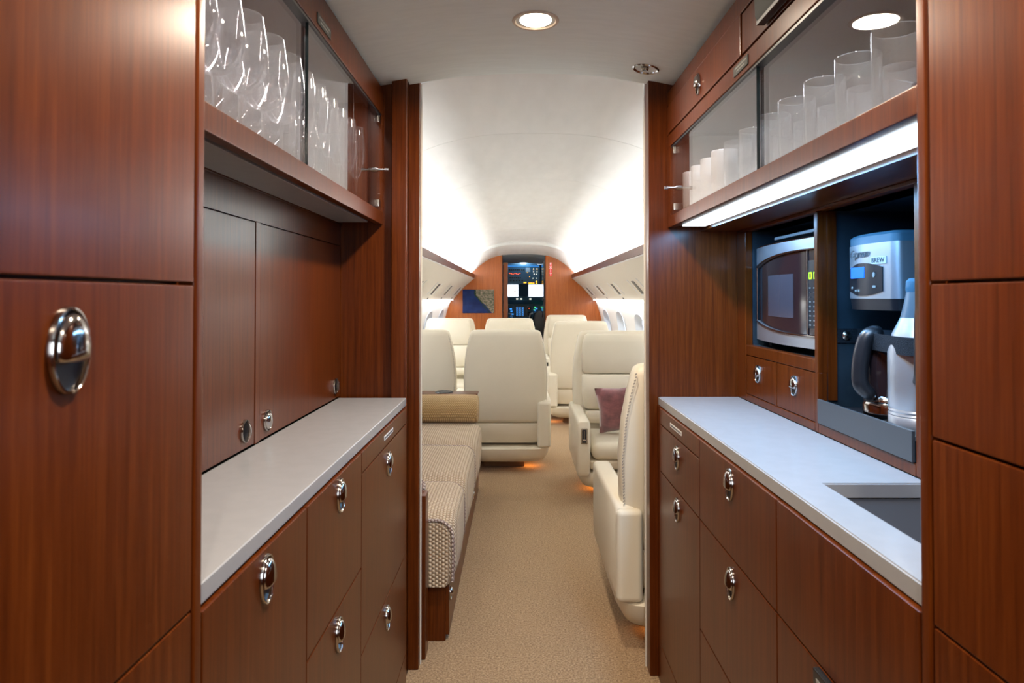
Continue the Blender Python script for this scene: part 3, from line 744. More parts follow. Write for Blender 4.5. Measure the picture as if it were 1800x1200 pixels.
protoc = tumbler(.530, ty[0], T0); protof = tumbler(.530, ty[7], T0, 'pale_glass')
for i, y in enumerate(ty):
    if i == 0: o = protoc
    elif i == 7: o = protof
    else:
        o = (protoc if i < 7 else protof).copy(); COL.objects.link(o)
    o.location = (.530, y, T0+.0002)
    tag(o, lab[i], 'glass', 'tumblers in the upper right cabinet')
# clear tumblers of the rear row
for i in range(9):
    o = protoc.copy(); COL.objects.link(o); o.location = (.63, 1.0+i*.118, T0+.0002)
    tag(o, 'clear tumbler of the rear row in the upper right cabinet', 'glass', 'rear row of clear tumblers')

def wine_glass(kind):
    t = thing('wine_glass' if kind == 'wine' else 'champagne_flute', 'x', 'glass')
    if kind == 'wine':
        H, st = .236, .095; prof = [(.006,.094),(.020,.099),(.036,.115),(.046,.140),(.048,.160),(.045,.19),(.0385,H)]
        fr_ = .036
    else:
        H, st = .236, .085; prof = [(.005,.084),(.012,.090),(.020,.110),(.0255,.140),(.0265,.165),(.0245,.20),(.0205,H)]
        fr_ = .030
    th = .0011
    mb('tumbler').lathe(prof + [(r_-th, z_) for r_, z_ in reversed(prof[1:])] + [(.0, prof[1][1]+.001)], n=28).build('bowl', t)
    mb('crystal').lathe([(.0,st+.003),(.0055,st+.002),(.0042,st-.012),(.0034,st-.03),(.0036,.02),(.007,.006),(fr_*.6,.0028),(fr_,.0016),(fr_,.0004),(.0,.0002)], n=24).build('stem', t)
    return t
wine = wine_glass('wine'); flute = wine_glass('flute')
used = set()
ZL = Z(.267)+.0002
def put(proto, x, y, label, group):
    if proto.name not in used: o = proto; used.add(proto.name)
    else: o = copy_tree(proto)
    o.location = (x, y, ZL); tag(o, label, 'glass', group)
places = [(.90,'big wine glass nearest the camera in the left cabinet, half cut off'),(1.005,'second big wine glass from the camera in the left cabinet'),(1.11,'third big wine glass from the camera in the left cabinet'),
          (1.215,'big wine glass left of the widest bowl in view'),(1.324,'big wine glass in the middle of the near left pane'),(1.428,'big wine glass beside the joint of the left panes')]
for y, l_ in places: put(wine, -.496, y, l_, 'wine glasses in the upper left cabinet')
fl = [(1.528,'flute just beyond the joint of the left panes'),(1.625,'second flute beyond the joint of the left panes'),(1.735,'third flute beyond the joint of the left panes'),(1.831,'fourth flute beyond the joint of the left panes'),
      (1.93,'flute seen against the dark end of the left cabinet'),(2.03,'last flute at the doorway end of the left cabinet')]
for y, l_ in fl: put(flute, -.482, y, l_, 'champagne flutes in the upper left cabinet')
for i in range(7): put(wine, -.610, 1.06+i*.115, 'big wine glass of the rear row in the upper left cabinet', 'rear row of wine glasses')
for i in range(4): put(flute, -.60, 1.86+i*.075, 'flute of the rear row at the far end of the left cabinet', 'rear row of flutes')

# ------------------------------------------------------------------ galley ceiling light and air vent
def downlight(x, y, z, label, power, group=None):
    t = thing('ceiling_light', label, 'light', (x, y, z), group)
    mb('cream_ring').lathe([(.061,.004),(.062,-.001),(.060,-.0035),(.054,-.0035),(.051,.001)], (x,y,z), 40).build('ring', t)
    mb('light').lathe([(.0,-.001),(.030,-.0008),(.0515,.0015)], (x,y,z), 40).build('lens', t)
    area('downlight_lamp', (x, y, z-.004), .1, .1, power, WARM, (0,0,0), t, 'DISK', 165)
downlight(.047, 1.785, Z(.7265), 'round glowing downlight in the grey galley ceiling', P_DOWN)
downlight(.047, .70, Z(.7265), 'round downlight above the camera', P_DOWN, 'downlights near and behind the camera')
downlight(.047, -.45, Z(.7265), 'round downlight behind the camera', P_DOWN, 'downlights near and behind the camera')
t = thing('air_vent', 'small round chrome air outlet in the ceiling by the right doorpost', 'vent', (.392, 2.08, Z(.697)))
mt = Matrix.Rotation(R(10), 4, 'Y')
mb('chrome').lathe([(.040,.006),(.041,-.001),(.038,-.004),(.034,-.002),(.026,.012),(.010,.014),(.0,.014)], (.392, 2.08, Z(.698)), 32, mt).build('bezel', t)
mb('black').lathe([(.0,-.009),(.006,-.009),(.0065,.012)], (.388, 2.065, Z(.698)), 20, mt).build('eyeball', t)
mb('chrome').lathe([(.006,-.0085),(.0072,-.010),(.011,-.008),(.013,.004),(.012,.013)], (.388, 2.065, Z(.698)), 20, mt).build('nozzle', t)

# ------------------------------------------------------------------ cabin shell
YB = 10.0
def arch(y):
    A = [(0,.745),(.2,.738),(.35,.715),(.5,.668),(.62,.592),(.72,.49),(.785,.40),(.81,.32)]
    B = [(0,.628),(.2,.622),(.35,.602),(.48,.56),(.60,.485),(.69,.405),(.75,.35),(.79,.31)]
    k = 0 if y < 9.1 else .35+.65*(y-9.1)/(YB-9.1)
    h = [(a[0]*(1-k)+c[0]*k, a[1]*(1-k)+c[1]*k) for a, c in zip(A, B)]
    full = [(-x, z) for x, z in reversed(h)] + h[1:]
    # smooth with a Catmull-Rom resample
    out = []
    P = [full[0]] + full + [full[-1]]
    for i in range(1, len(P)-2):
        for k2 in range(4):
            t_ = k2/4; p0, p1, p2, p3 = P[i-1], P[i], P[i+1], P[i+2]
            out.append(tuple(.5*((2*p1[j])+(-p0[j]+p2[j])*t_+(2*p0[j]-5*p1[j]+4*p2[j]-p3[j])*t_**2+(-p0[j]+3*p1[j]-3*p2[j]+p3[j])*t_**3) for j in (0,1)))
    out.append(full[-1]); return out
def arch_section(y0, y1, name, key='cabin_ceiling', dz=0):
    b = mb(key)
    rows = []
    for y in (y0, y1):
        a = arch(y if y <= 9.0999 or y > 9.1001 else 9.1001)
        rows.append([(CX+x, y, Z(z)+dz) for x, z in a] + [(CX+x*1.01, y, Z(z)+dz+.02) for x, z in reversed(a)])
    b.loft(rows); return struct(b, name)
seams = [2.24, 3.1, 4.3, 5.9, 7.5, 9.098]
n_ = 1
for a, c in zip(seams, seams[1:]):
    arch_section(a+.002, c-.002, 'ceiling_%d' % n_); n_ += 1
arch_section(9.101, YB+.02, 'ceiling_%d' % n_)
# fine seam strips behind the joints and a raised trim band at the lowered section
b = mb('panel')
for y in seams[1:-1]:
    a = arch(y); b.loft([[(CX+x, yy, Z(z)+.004) for x, z in a]+[(CX+x, yy, Z(z)+.012) for x, z in reversed(a)] for yy in (y-.01, y+.01)])
struct(b, 'trim_2')
b = mb('cabin_ceiling'); a = arch(9.0); a2 = arch(9.15)
b.loft([[(CX+x, 9.06, Z(z)-.002) for x, z in a]+[(CX+x, 9.06, Z(z)+.02) for x, z in reversed(a)], [(CX+x, 9.10, Z(z)-.012) for x, z in a]+[(CX+x, 9.10, Z(z)+.02) for x, z in reversed(a)],[(CX+x, 9.104, Z(z)-.004) for x, z in a2]+[(CX+x, 9.104, Z(z)+.02) for x, z in reversed(a2)]])
struct(b, 'trim_3')

WALLC = [(1.045,-.035),(1.075,-.10),(1.105,-.18),(1.135,-.28),(1.155,-.40),(1.165,-.55),(1.165,-.70),(1.15,-.85),(1.12,-1.0),(1.08,-1.20)]
def wallpt(q):
    q = max(0, min(1, q))*(len(WALLC)-1); i = min(int(q), len(WALLC)-2); f = q-i
    a, c = WALLC[i], WALLC[i+1]; return a[0]*(1-f)+c[0]*f, a[1]*(1-f)+c[1]*f
def q_of_z(z):
    for i in range(len(WALLC)-1):
        a, c = WALLC[i], WALLC[i+1]
        if c[1] <= z <= a[1]: return (i + (a[1]-z)/(a[1]-c[1]))/(len(WALLC)-1)
    return 0
WY = [2.9, 4.18, 5.46, 6.74, 8.02, 9.30]; WZ = -.385; WW, WH = .285, .205
psu = [(.722,.268),(.775,.218),(.835,.170),(.885,.122),(.930,.070),(.972,.020),(1.015,-.030),(1.025,-.042)]
nwin = 1
for s, side in ((-1,'left'), (1,'right')):
    b = mb('sidewall')
    edges_y = [2.26] + [(a+c)/2 for a, c in zip(WY, WY[1:])] + [YB+.01]
    for k, wy in enumerate(WY):
        y0, y1 = edges_y[k], edges_y[k+1]
        zt0, zb0 = WALLC[0][1], -.75
        N = 64; rings = [[] for _ in range(7)]
        for i in range(N):
            a = 2*pi*i/N + .0001; c_, s_ = cos(a), sin(a)
            # ray to the rectangle
            tx = ((y1-wy) if c_ > 0 else (wy-y0))/max(abs(c_),1e-6); tz = ((zt0-WZ) if s_ > 0 else (WZ-zb0))/max(abs(s_),1e-6)
            T = min(tx, tz); oy, oz = wy+c_*T, WZ+s_*T
            e_ = 2.5
            iy = wy+WW*math.copysign(abs(c_)**(2/e_), c_); iz = WZ+WH*math.copysign(abs(s_)**(2/e_), s_)
            for j in range(7):
                f = j/6; y = iy*(1-f)+oy*f; z = iz*(1-f)+oz*f; x, zz = wallpt(q_of_z(z)); rings[j].append((CX+s*x, y, Z(z)))
        # snap nearest vertices onto rectangle corners
        for (ky, kz) in ((y0,zt0),(y1,zt0),(y0,zb0),(y1,zb0)):
            j = min(range(N), key=lambda i: (rings[6][i][1]-ky)**2 + (rings[6][i][2]-Z(kz))**2); x, _ = wallpt(q_of_z(kz)); rings[6][j] = (CX+s*x, ky, Z(kz))
        b.loft(rings, False, False)
        rv = [[(p[0]+s*.012*f, wy+(p[1]-wy)*(1-.045*f), Z(WZ)+(p[2]-Z(WZ))*(1-.05*f)) for p in rings[0]] for f in (0, 1, 3, 5)]
        w = mb('reveal').loft([[(p[0]-s*.006, wy+(p[1]-wy)*1.07, Z(WZ)+(p[2]-Z(WZ))*1.09) for p in rings[0]], [(p[0]-s*.010, wy+(p[1]-wy)*1.03, Z(WZ)+(p[2]-Z(WZ))*1.04) for p in rings[0]]] + rv, False, False)
        wo = struct(w, 'window_%d' % nwin)
        g = mb('window_pane'); rr = rv[-1]; cen = [sum(p[i] for p in rr)/N for i in range(3)]
        g.loft([[ (p[0]-s*.004,p[1],p[2]) for p in rr], [((p[0]*.02+cen[0]*.98)-s*.004, p[1]*.02+cen[1]*.98, p[2]*.02+cen[2]*.98) for p in rr]], False, True)
        g.build('pane', wo); nwin += 1
    # lower sidewall
    lo = [(x, z) for x, z in WALLC if z < -.751]; lo = [(wallpt(q_of_z(-.75)))] + lo
    b.sheet([[(CX+s*x, y, Z(z)) for x, z in lo] for y in (2.26, YB+.01)])
    struct(b, 'wall_cabin_%s' % side)
    # ledge strip (cherry) with cove light behind it
    b = mb('wood'); b.box(CX+s*.712, CX+s*.724, 2.262, YB-.002, Z(.272), Z(.333), .003, 2)
    b.m('panel').box(CX+s*.724, CX+s*.83, 2.262, YB-.002, Z(.272), Z(.279))
    struct(b, 'trim_%d' % (4 if s < 0 else 5))
    t = thing('cove_light', 'glowing white cove light along the %s side of the cabin ceiling' % side, 'light', (CX+s*.75, 6.1, Z(.256)))
    mb('panel').box(CX+s*.735, CX+s*.765, 2.3, YB-.06, Z(.279), Z(.287)).build('housing', t)
    mb('cove').box(CX+s*.738, CX+s*.762, 2.3, YB-.06, Z(.287), Z(.292)).build('lens', t)
    area('cove_lamp', (CX+s*.75, 6.1, Z(.294)), .03, 7.5, P_COVE, WHITE, (pi, 0, 0), t)
    # service panel (curved) with slots
    t = thing('service_panel', 'curved cream overhead service panel along the %s windows' % side, 'panel', (CX+s*.87, 6.1, Z(.1)))
    b = mb('panel'); prof = [(x, z) for x, z in psu] + [(1.04,-.044),(1.045,-.03)] + [(x+.02, z+.012) for x, z in reversed(psu)]
    b.loft([[(CX+s*x, y, Z(z)) for x, z in prof] for y in (2.262, YB-.002)]).build('shell', t)
    mb('label_white').box(CX+s*.714, CX+s*.726, 2.262, YB-.003, Z(.264), Z(.2715), .002, 2).build('edge_trim', t, label='thin white edge trim')
    def pp(q):
        q = q*(len(psu)-1); i = min(int(q), len(psu)-2); f = q-i; a, c = psu[i], psu[i+1]
        return Vector((a[0]*(1-f)+c[0]*f, a[1]*(1-f)+c[1]*f))
    def slot(key, y0, y1, q0, q1, d=.003, nm='slot', lab=None):
        b = mb(key); rows = []
        for k in range(7):
            q = q0+(q1-q0)*k/6; p = pp(q); tg = (pp(min(1,q+.03))-pp(max(0,q-.03))).normalized(); nn = Vector((-abs(tg.y), -abs(tg.x)))
            a = p+nn*d; c = p-nn*.002
            rows.append([(CX+s*a.x,y0,Z(a.y)),(CX+s*a.x,y1,Z(a.y)),(CX+s*c.x,y1,Z(c.y)),(CX+s*c.x,y0,Z(c.y))])
        b.loft(rows).build(nm, t, label=lab)
    for wy in WY:
        c0 = wy+.25
        slot('label_white', c0-.30, c0-.275, .36, .70, .005, 'vent_slot'); slot('gap', c0-.274, c0-.262, .36, .70, .002, 'vent_shadow')
        slot('tray', c0-.07, c0+.05, .40, .70, .002, 'light_lens', 'flat grey lens'); slot('label_white', c0-.09, c0+.07, .695, .73, .006, 'lens_lip')
        slot('label_white', c0+.16, c0+.185, .36, .70, .005, 'vent_slot'); slot('gap', c0+.186, c0+.198, .36, .70, .002, 'vent_shadow')
        slot('gap', c0-.03, c0+.03, .80, .84, .003, 'gasper', 'small black air outlet')
    # wall-wash lights hidden below the panel
    t = thing('wash_light', 'narrow white light washing the %s window wall' % side, 'light', (CX+s*1.02, 6.8, Z(-.045)))
    mb('cove').box(CX+s*1.014, CX+s*1.030, 4.0, YB-.1, Z(-.0495), Z(-.0445)).build('lens', t)
    area('wash_lamp', (CX+s*1.022, 7.0, Z(-.051)), .016, 5.8, P_WASH, WHITE, (0,0,0), t)

# forward bulkhead
def outline(s):
    a = arch(YB); half = [(x, z) for x, z in a if x*s >= 0 and z > .30]
    half = sorted(half, key=lambda p: abs(p[0]))
    return [(CX+x, Z(z)) for x, z in half] + [(CX+s*.80, Z(.27))] + [(CX+s*x, Z(z)) for x, z in ((1.06,.1),)+tuple(WALLC)]
for s, side, xe in ((-1,'left',-.225), (1,'right',.405)):
    o_ = [p for p in outline(s) if (p[0]-xe)*s > 0.01]
    zt_ = o_[0][1]+.012
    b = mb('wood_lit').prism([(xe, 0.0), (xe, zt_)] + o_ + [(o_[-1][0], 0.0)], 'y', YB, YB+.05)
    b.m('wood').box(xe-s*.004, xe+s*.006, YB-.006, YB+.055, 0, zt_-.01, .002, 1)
    struct(b, 'wall_bulkhead_%s' % side)
b = mb('map').box(-.805, -.345, YB-.018, YB-.002, Z(-.238), Z(.107), .003, 1)
b.build('screen', label='flat screen with a satellite map on the left forward bulkhead', cat='screen')
t = thing('exit_sign', 'small upright red EXIT sign on the right forward bulkhead', 'sign', (.483, YB-.004, Z(.31)))
mb('red').box(.467, .499, YB-.008, YB-.001, Z(.305), Z(.500), .003, 1).build('plate', t)
for i, ch in enumerate('EXIT'): text_mesh(ch, 'letter', .055, 'white', (.483, YB-.0095, Z(.478-.050*i)), (1,0,0), (0,0,1), t, .001)

# ------------------------------------------------------------------ cockpit
YK = 13.0
b = mb('cockpit'); prof = [(-.85,.1),(-.75,.45),(-.5,.60),(-.2,.665),(.1,.68),(.4,.66),(.65,.60),(.88,.46),(.98,.1),(1.0,-1.2)]
prof = [(-.87,-1.2)] + prof
b.sheet([[(x, YB+.05, Z(z)) for x, z in prof], [(x, YK+.3, Z(z-.05 if z>0 else z)) for x, z in prof]]); struct(b, 'wall_cockpit')
b = mb('cockpit_pale'); pr = [(x, z) for x, z in prof if z > .3]
b.loft([[(x, y, Z(z-d)) for x, z in pr]+[(x, y, Z(z+.05)) for x, z in reversed(pr)] for y, d in ((YB+.052, .03), (YB+.30, .045), (YB+.34, .055), (YB+.9, .085), (YB+1.30, .12))]); struct(b, 'ceiling_cockpit')
# half open dark door panel right of the opening
t = thing('cockpit_door', 'dark glossy cockpit door folded open on the right', 'door', (.40, YB+.4, 0))
mb('dark_glass').box(.378, .400, YB+.06, YB+.85, .02, Z(.54), .003, 1).build('panel', t)
mb('chrome').lathe([(.0,-.001),(.022,0),(.026,.006),(.022,.012),(.0,.010)], (.378, YB+.30, Z(-.27)), 24, Matrix.Rotation(-pi/2,4,'Y')@Matrix.Scale(1.6,4,(1,0,0))).build('handle', t)
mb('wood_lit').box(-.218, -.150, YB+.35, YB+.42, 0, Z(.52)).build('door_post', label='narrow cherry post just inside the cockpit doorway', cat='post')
# windshields
b = mb('cockpit'); yw = 12.7
def wx(px): return (px-910)*yw/1200
def wz(py): return (521.5-py)*yw/1200
X0,X1,X2,X3,ZA,ZB_ = wx(886), wx(911), wx(929), wx(953), wz(500), wz(521)
b.box(-1,X0,yw,yw+.06,Z(-.05),Z(.6)).box(X0,X3,yw,yw+.06,Z(ZA),Z(.6)).box(X3,1.1,yw,yw+.06,Z(-.05),Z(.6)).box(X1,X2,yw-.02,yw+.06,Z(ZB_),Z(ZA))
b.box(-1,1.1,yw,yw+.06,0,Z(ZB_)); struct(b, 'wall_cockpit_front')
for i, (a, c) in enumerate(((X0,X1),(X2,X3))):
    g = mb('window_pane').box(a, c, yw+.02, yw+.03, Z(ZB_), Z(ZA)); struct(g, 'window_%d' % (nwin+i))
# overhead panel, tilted, full of switches and lamps
t = thing('overhead_panel', 'dark cockpit overhead panel crowded with switches and lamps', 'instrument panel', (.07, 11.6, Z(.2)))
yo = 11.5; k = yo/1200
def ox(px): return (px-910)*k
def oz(py): return Z((521.5-py)*k)
mb('cockpit').prism([(ox(887), oz(498)),(ox(887),oz(468)),(ox(893),oz(463)),(ox(943),oz(463)),(ox(949),oz(468)),(ox(949),oz(499))], 'y', yo, yo+.25).build('housing', t)
mb('g_white').box(ox(915), ox(925), yo-.012, yo, oz(464), oz(461)).build('dome_lamp', t)
area('cockpit_dome_lamp', (ox(920), yo-.16, oz(466)), .12, .04, 2.4, (.62,.84,1), (R(168), 0, 0), t, spread=170)
mb('g_blue').box(ox(892), ox(948), yo-.004, yo, oz(468), oz(467)).build('edge_glow', t)
def lamps(keyname, pts, parent, y, wd, ht, nm, xx=None, zz=None):
    for px, py in pts:
        mb(keyname).box((xx or ox)(px)-wd, (xx or ox)(px)+wd, y-.010, y, (zz or oz)(py)-ht, (zz or oz)(py)+ht, .002, 1).build(nm, parent)
lamps('g_red', [(896+3.0*i, 480.2+(i%3)*.8) for i in range(7)], t, yo, .010, .006, 'red_lamp')
lamps('g_orange', [(921.5,496.5),(924,496.5),(930,497.7),(932.5,497.7),(935,497.7),(938,497.7),(943,494.5),(943,497.8)], t, yo, .011, .009, 'amber_lamp')
lamps('g_white', [(938,472),(944,472),(938,477.5),(944,477.5),(939,481.5),(943,481.8),(937,488.8),(943,488.8)], t, yo, .007, .006, 'white_lamp')
lamps('g_orange', [(938,473.6),(944,473.6),(927,479),(931,486)], t, yo, .007, .005, 'amber_lamp')
lamps('black', [(896+3.5*i, 474) for i in range(8)] + [(897+3.5*i, 488) for i in range(6)] + [(898+5*i, 493) for i in range(5)], t, yo, .012, .011, 'switch')
mb('label_white').box(ox(924), ox(932), yo-.006, yo, oz(478), oz(470.5)).build('keypad', t)
# centre post instruments
t = thing('instrument_console', 'dark cockpit console with blue engine displays and gauges', 'instrument panel', (.1, 12.2, 0))
yi = 12.1; k2 = yi/1200
def ix(px): return (px-910)*k2
def iz(py): return Z((521.5-py)*k2)
b = mb('cockpit').prism([(12.1, iz(580)-.2),(12.1, iz(534)),(12.02, iz(528)),(12.05, iz(522)),(12.66, iz(521)),(12.66, iz(580)-.2)], 'x', -.85, 1.0)
b.box(ix(901), ix(929), 11.5, 12.1, 0, iz(575)).build('housing', t)
b = mb('black').box(ix(904.5), ix(927), yi-.01, yi, iz(557), iz(537)).build('display_frame', t)
for c0_ in range(3):
    for r_ in range(5):
        cxp, cyp = 909+4.9*c0_, 541+3.2*r_
        mb('g_blue').lathe([(.011,0),(.016,-.0),(.016,.004),(.011,.004),(.011,0)], (ix(cxp), yi-.012, iz(cyp)), 16, Matrix.Rotation(pi/2,4,'X')).build('dial', t)
lamps('g_white', [(909,525.3),(916,525.3),(932,525.3)], t, 12.03, .018, .009, 'annunciator', ix, iz)
lamps('g_blue', [(898,543),(899,547),(901,552),(899,556),(940,545),(942,549),(940,553),(943,542),(918,560.5),(922,560)], t, yi, .018, .010, 'lit_segment', ix, iz)
lamps('g_green', [(940.5,540),(939,544.5),(941,556.5),(931,565.5),(952,539.5),(898,563.5)], t, yi, .012, .007, 'green_lamp', ix, iz)
mb('g_red').box(ix(907), ix(913), yi-.012, yi, iz(562), iz(559.5)).build('red_flag', t); mb('g_orange').box(ix(907), ix(913), yi-.012, yi, iz(565.5), iz(562)).build('amber_flag', t)
for (px, py, kk) in ((930,542,'g_red'),(930.5,551.5,'cockpit_pale'),(931,558.5,'cockpit_pale')):
    mb('black').lathe([(.0,-.0),(.030,0),(.032,.006),(.025,.010),(.0,.006)], (ix(px), yi, iz(py)), 20, Matrix.Rotation(pi/2,4,'X')).build('gauge', t)
    mb(kk).box(ix(px)-.012, ix(px)+.012, yi-.010, yi-.006, iz(py)-.003, iz(py)+.006).build('gauge_needle', t)
lamps('nickel', [(904,511),(905.5,511)], t, 12.55, .01, .02, 'post_fitting')
def pilot_seat(px0, px1, label):
    t = thing('pilot_seat', label, 'seat', ((px0+px1)/2, 11.2, 0))
    mb('black').loft([ring_xy((px0+px1)/2, 11.2, z, w, .06) for z, w in ((.45,(px1-px0)/2),(.80,(px1-px0)/2),(.93,(px1-px0)*.44),(.965,(px1-px0)*.3))]).build('backrest', t)
    mb('black').box(px0, px1, 11.2, 11.65, .38, .5, .04, 3).build('cushion', t)
    mb('steel_flat').box(px0+.1, px1-.1, 11.25, 11.6, 0, .38).build('base', t)
    sx = 1 if px0 < 0 else -1; xe = px1 if sx > 0 else px0
    mb('cockpit_pale').tube([(xe-sx*.01, 11.13, .93),(xe+sx*.03, 11.13, .92),(xe+sx*.045, 11.13, .86),(xe+sx*.05, 11.13, .80)], .012, 8).build('harness', t)
pilot_seat(-.55, -.14, 'dark pilot seat on the left of the cockpit doorway'); pilot_seat(.235, .64, 'dark copilot seat on the right of the cockpit doorway')

# ------------------------------------------------------------------ cabin seats
def make_seat():
    t = thing('cabin_seat', 'x', 'seat')
    # rear shell: tapered rounded back
    def back(rings, key, nm, parent=t):
        b = mb(key); b.loft([ring_xy(0, yc, z, a, bb, 36, e) for z, yc, a, bb, e in rings]); return b.build(nm, parent, angle=60)
    back([(.335,-.255,.262,.060,6),(.36,-.262,.272,.068,6),(.50,-.275,.285,.072,6),(.65,-.287,.290,.070,6),(.78,-.297,.280,.066,6),(.88,-.304,.262,.060,6),(.935,-.308,.248,.055,6),(.957,-.309,.240,.049,5.5),(.968,-.309,.226,.038,5),(.973,-.309,.200,.022,4.5)], 'leather', 'back_shell')
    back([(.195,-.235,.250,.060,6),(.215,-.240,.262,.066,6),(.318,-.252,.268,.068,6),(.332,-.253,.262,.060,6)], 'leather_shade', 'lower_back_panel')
    back([(.065,-.04,.225,.26,7),(.085,-.04,.272,.300,7),(.130,-.045,.296,.322,7),(.166,-.048,.302,.326,7),(.171,-.048,.297,.320,7)], 'leather', 'skirt')
    # front cushions of the backrest
    back([(.700,-.215,.215,.030,5),(.712,-.218,.232,.040,5),(.80,-.225,.236,.046,5),(.90,-.232,.226,.044,5),(.945,-.240,.212,.034,5),(.955,-.245,.195,.022,5)], 'leather', 'headrest')
    back([(.470,-.185,.200,.030,5),(.485,-.187,.226,.048,5),(.58,-.195,.236,.058,5),(.68,-.205,.234,.050,5),(.695,-.208,.222,.035,5)], 'leather', 'back_cushion')
    back([(.385,-.170,.190,.032,5),(.40,-.172,.215,.052,5),(.44,-.176,.226,.060,5),(.466,-.180,.220,.050,5)], 'leather', 'lumbar_cushion')
    mb('leather').box(-.222, .222, -.19, .305, .245, .350, .045, 5).build('seat_cushion', t)
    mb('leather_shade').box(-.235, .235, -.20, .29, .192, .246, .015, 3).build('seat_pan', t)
    for s in (-1, 1):
        # armrest: full height side box, front edge rounded
        prof = [(-.335,.18),(.315,.165),(.335,.19),(.350,.455),(.338,.480),(.315,.487),(-.325,.497),(-.345,.485),(-.352,.44),(-.352,.20)]
        b = mb('leather'); rows = []
        for dx_, ins in ((0,.010),(.006,.003),(.014,0),(.058,0),(.066,.003),(.072,.010)):
            cy_, cz_ = 0, .33
            rows.append([(s*(.238+dx_), y + (ins if y < 0 else -ins), z + (ins if z < .33 else -ins)) for y, z in prof])
        b.loft(rows); a_ = b.build('armrest', t)
        bz = mb('nickel').box(s*.253, s*.292, .346, .3535, .355, .445, .003, 2); bz.m('black').box(s*.260, s*.286, .350, .3545, .362, .438, .001, 1)
        bz.m('nickel').box(s*.271, s*.275, .352, .3555, .38, .43).box(s*.264, s*.282, .352, .359, .374, .382, .001, 1); bz.build('seat_control', a_)
        wg = mb('leather').box(s*.218, s*.308, -.366, -.235, .172, .484, .020, 4).build('rear_wing', t)
    for s in (-1, 1):
        b = mb('thread')
        for off in (.0, .013):
            for i in range(52):
                z = .40 + .54*i/51; 
                xs = [(.36,.272),(.50,.285),(.65,.290),(.78,.280),(.88,.262),(.94,.247)]; 
                for (za, xa), (zb3, xb3) in zip(xs, xs[1:]):
                    if za <= z <= zb3: x = xa+(xb3-xa)*(z-za)/(zb3-za)
                yc = -.262-.047*(z-.36)/.6
                b.box(s*(x-.004-off*.4)-.0010, s*(x-.004-off*.4)+.0010, yc-.0755+ (off*.9)+.008, yc-.0725+(off*.9)+.008, z-.0028, z+.0028)
        b.build('stitching', t, label='double row of grey stitches')
    mb('brown').box(-.16, .13, -.17, .20, 0, .07, .004, 1).build('pedestal', t)
    fl_ = mb('amber').box(.132, .150, -.15, -.13, .055, .080, .003, 2).build('floor_lamp', t, label='small glowing amber floor light')
    return t
seat = make_seat()
seats = [((.640, 2.665), 0, 'cream leather seat back closest on the right, partly hidden by the doorpost'),
         ((-.083, 5.02), 0, 'large cream leather seat back in the middle behind the divan'),
         ((-.712, 5.02), 0, 'cream leather window seat back just left of the large middle one'),
         ((.655, 4.28), pi, 'cream leather seat facing the camera with a mauve pillow on it'),
         ((-.083, 6.95), pi, 'cream leather headrest rising just above the large middle seat'),
         ((-.715, 6.95), pi, 'cream leather seat facing aft by the far left windows'),
         ((.590, 6.72), 0, 'cream leather seat back right of the aisle behind the pillow seat'),
         ((.610, 8.25), pi, 'farthest cream leather seat on the right, facing aft by the bulkhead')]
for i, ((x, y), rz, l_) in enumerate(seats):
    o = seat if i == 0 else copy_tree(seat)
    o.location = (x, y, 0); o.rotation_euler = (0,0,rz); tag(o, l_, 'seat', 'cream leather cabin seats')
# warm floor lamps by the seat bases (the amber lenses)
def amber_light(x, y, z, p):
    d = bpy.data.lights.new('floor_lamp_glow', 'POINT'); d.energy = p; d.color = (1,.42,.10); d.shadow_soft_size = .015
    o = bpy.data.objects.new('floor_lamp_glow', d); COL.objects.link(o); o.location = (x,y,z)
amber_light(.095, 4.87, .06, .28); amber_light(.50, 2.50, .045, .6); amber_light(.36, 6.60, .06, .25); amber_light(.47, 4.3, .05, .2)

# mauve pillow leaning on the facing seat
b = mb('velvet'); n = 18; W2 = .15
def pil(u, v, s_):
    e = (1-abs(u)**2.4)*(1-abs(v)**2.4); pinch = 1-.10*(1-abs(u*v))*max(abs(u),abs(v))**3
    return Vector((u*W2*pinch, s_*.055*max(e,0)**.55, v*W2*pinch))
rot = Euler((R(14), R(-6), R(-8))).to_matrix()
for s_ in (-1, 1):
    b.sheet([[tuple(rot @ pil(2*i/n-1, 2*j/n-1, s_) + Vector((.640, 4.225, .508))) for i in range(n+1)] for j in range(n+1)])
bmesh.ops.remove_doubles(b.bm, verts=b.bm.verts, dist=.0005)
b.build('throw_pillow', label='mauve velvet pillow propped on the seat facing the camera', cat='pillow', angle=80)

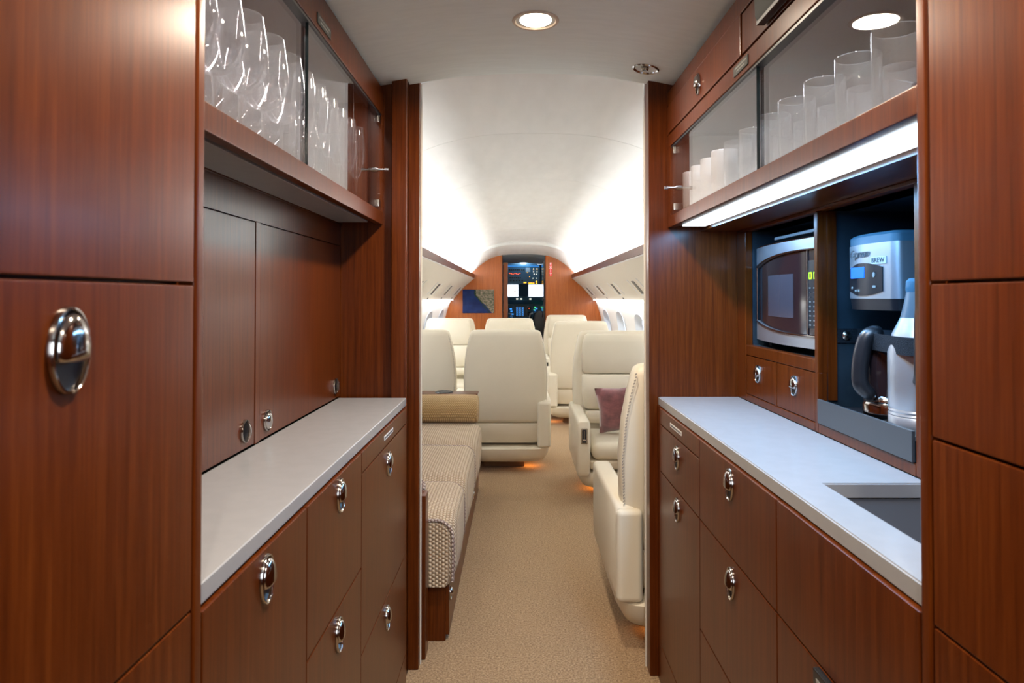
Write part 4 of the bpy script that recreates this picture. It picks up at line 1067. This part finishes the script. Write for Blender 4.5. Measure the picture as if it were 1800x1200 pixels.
# ------------------------------------------------------------------ divan
DX = -.252
t = thing('divan', 'beige woven divan on a cherry base along the left wall', 'sofa', (-.6, 3.3, 0))
mb('wood').box(DX, -1.0, 2.40, 4.20, .0, .192, .003, 2).build('base', t)
for (a, c) in ((2.405,3.02),(3.024,4.195)):
    d = mb('wood').box(DX+.012, DX-.004, a, c, .02, .188, .002, 2).build('drawer', t)
    h = MB(); latch(h, DX+.012, (a+.035 if a < 2.6 else a+.62), .150, 1, w=.016, h=.024); h.build('handle', d)
def cushion(y0, y1, key, zt_=.445, zb3=.197):
    b = mb(key); rings = []
    r = .055; N = 9
    for k in range(13):
        f = k/12; y = y0+(y1-y0)*f; e = 1-abs(2*f-1)**8; sh = .022*(1-e) ; hh = zt_ - .030*(1-e)+.006*sin(pi*f); xr = DX+.034-.018*(1-e)+.006*sin(pi*f)
        sec = []
        for i in range(N): a = pi/2*i/(N-1); sec.append((xr-r+r*cos(a), y, hh-r+r*sin(a)))
        sec = [(xr-.016, y, zb3+.0), (xr-.004, y, zb3+.03), (xr, y, zb3+.09)] + sec + [(-.62, y, hh+.004), (-.95, y, hh), (-.95, y, zb3)]
        rings.append(sec)
    b.loft(rings); return b.build('seat_cushion', t)
cushion(2.375, 2.855, 'weave'); cushion(2.862, 3.555, 'weave'); cushion(3.562, 4.20, 'weave')
# piping along the cushion ends
for y in (2.380, 2.858, 3.558):
    r = .056; pts = [(DX+.026, y, .215), (DX+.030, y, .30)] + [(DX+.026-r+r*cos(pi/2*i/8), y, .425-r+r*sin(pi/2*i/8)) for i in range(9)] + [(-.62, y, .428), (-.93, y, .424)]
    mb('weave_end').tube(pts, .006, 8).build('piping', t)
mb('weave_end').box(-.985, -.90, 2.36, 4.20, .42, .80, .05, 4).build('backrest', t)
# wooden arm panel at the near end and woven throw on it
t2 = mb('wood').box(-.96, -.305, 2.275, 2.345, .0, .54, .004, 2).build('divan_end_panel', label='cherry end panel of the divan just inside the doorway', cat='panel')
b = mb('weave_end'); 
b.loft([[(-.95, y, z+.008), (-.44, y, z+.008), (-.335, y, z), (-.318, y, z-.02), (-.318, y, z-.045), (-.34, y, z-.05), (-.44,y,z-.03), (-.95,y,z-.03)] for y, z in ((2.350,.545),(2.360,.572),(2.366,.578),(2.372,.560))]).build('arm_pad', label='grey woven arm pad behind the divan end panel', cat='pad')
# bolster
bx = mb('weave_gold'); by, bz2, br = 4.105, .530, .084
prof = [(0,-.0),(br*.80,0),(br*.93,.006),(br*1.0,.02),(br*1.015,.10),(br*1.0,.38),(br*.97,.64),(br*.9,.66),(0,.66)]
mt = Matrix.Rotation(-pi/2, 4, 'Y')
bx.lathe(prof, (DX+.018, by, bz2), 36, mt).build('bolster', label='golden woven bolster lying across the far end of the divan', cat='bolster')
# side ledge behind the bolster
t = thing('side_ledge', 'low cherry ledge with a cup recess behind the bolster', 'ledge', (-.62, 4.33, 0))
mb('wood').box(DX-.01, -1.0, 4.21, 4.33, 0, .594, .004, 2).build('body', t)
mb('wood').box(DX+.006, -1.0, 4.203, 4.338, .594, .604, .004, 2).build('top', t)
mb('black').lathe([(.0,.0015),(.045,.0015),(.052,.006),(.056,.003),(.057,0)], (-.46, 4.272, .604), 28).build('cup_holder', t)

# added fill light behind the camera, on a made-up door and window
b = mb('reveal').box(-.30, .30, -1.622, -1.612, .75, 1.75, .01, 2); d1 = struct(b, 'added_door_1')
g = mb('led').box(-.22, .22, -1.613, -1.606, .95, 1.65, .01, 2); g.build('added_glow_panel', d1)
area('added_aft_fill', (0, -1.60, 1.30), .42, .68, P_AFT, (.80,.88,1.0), (R(90), 0, 0))
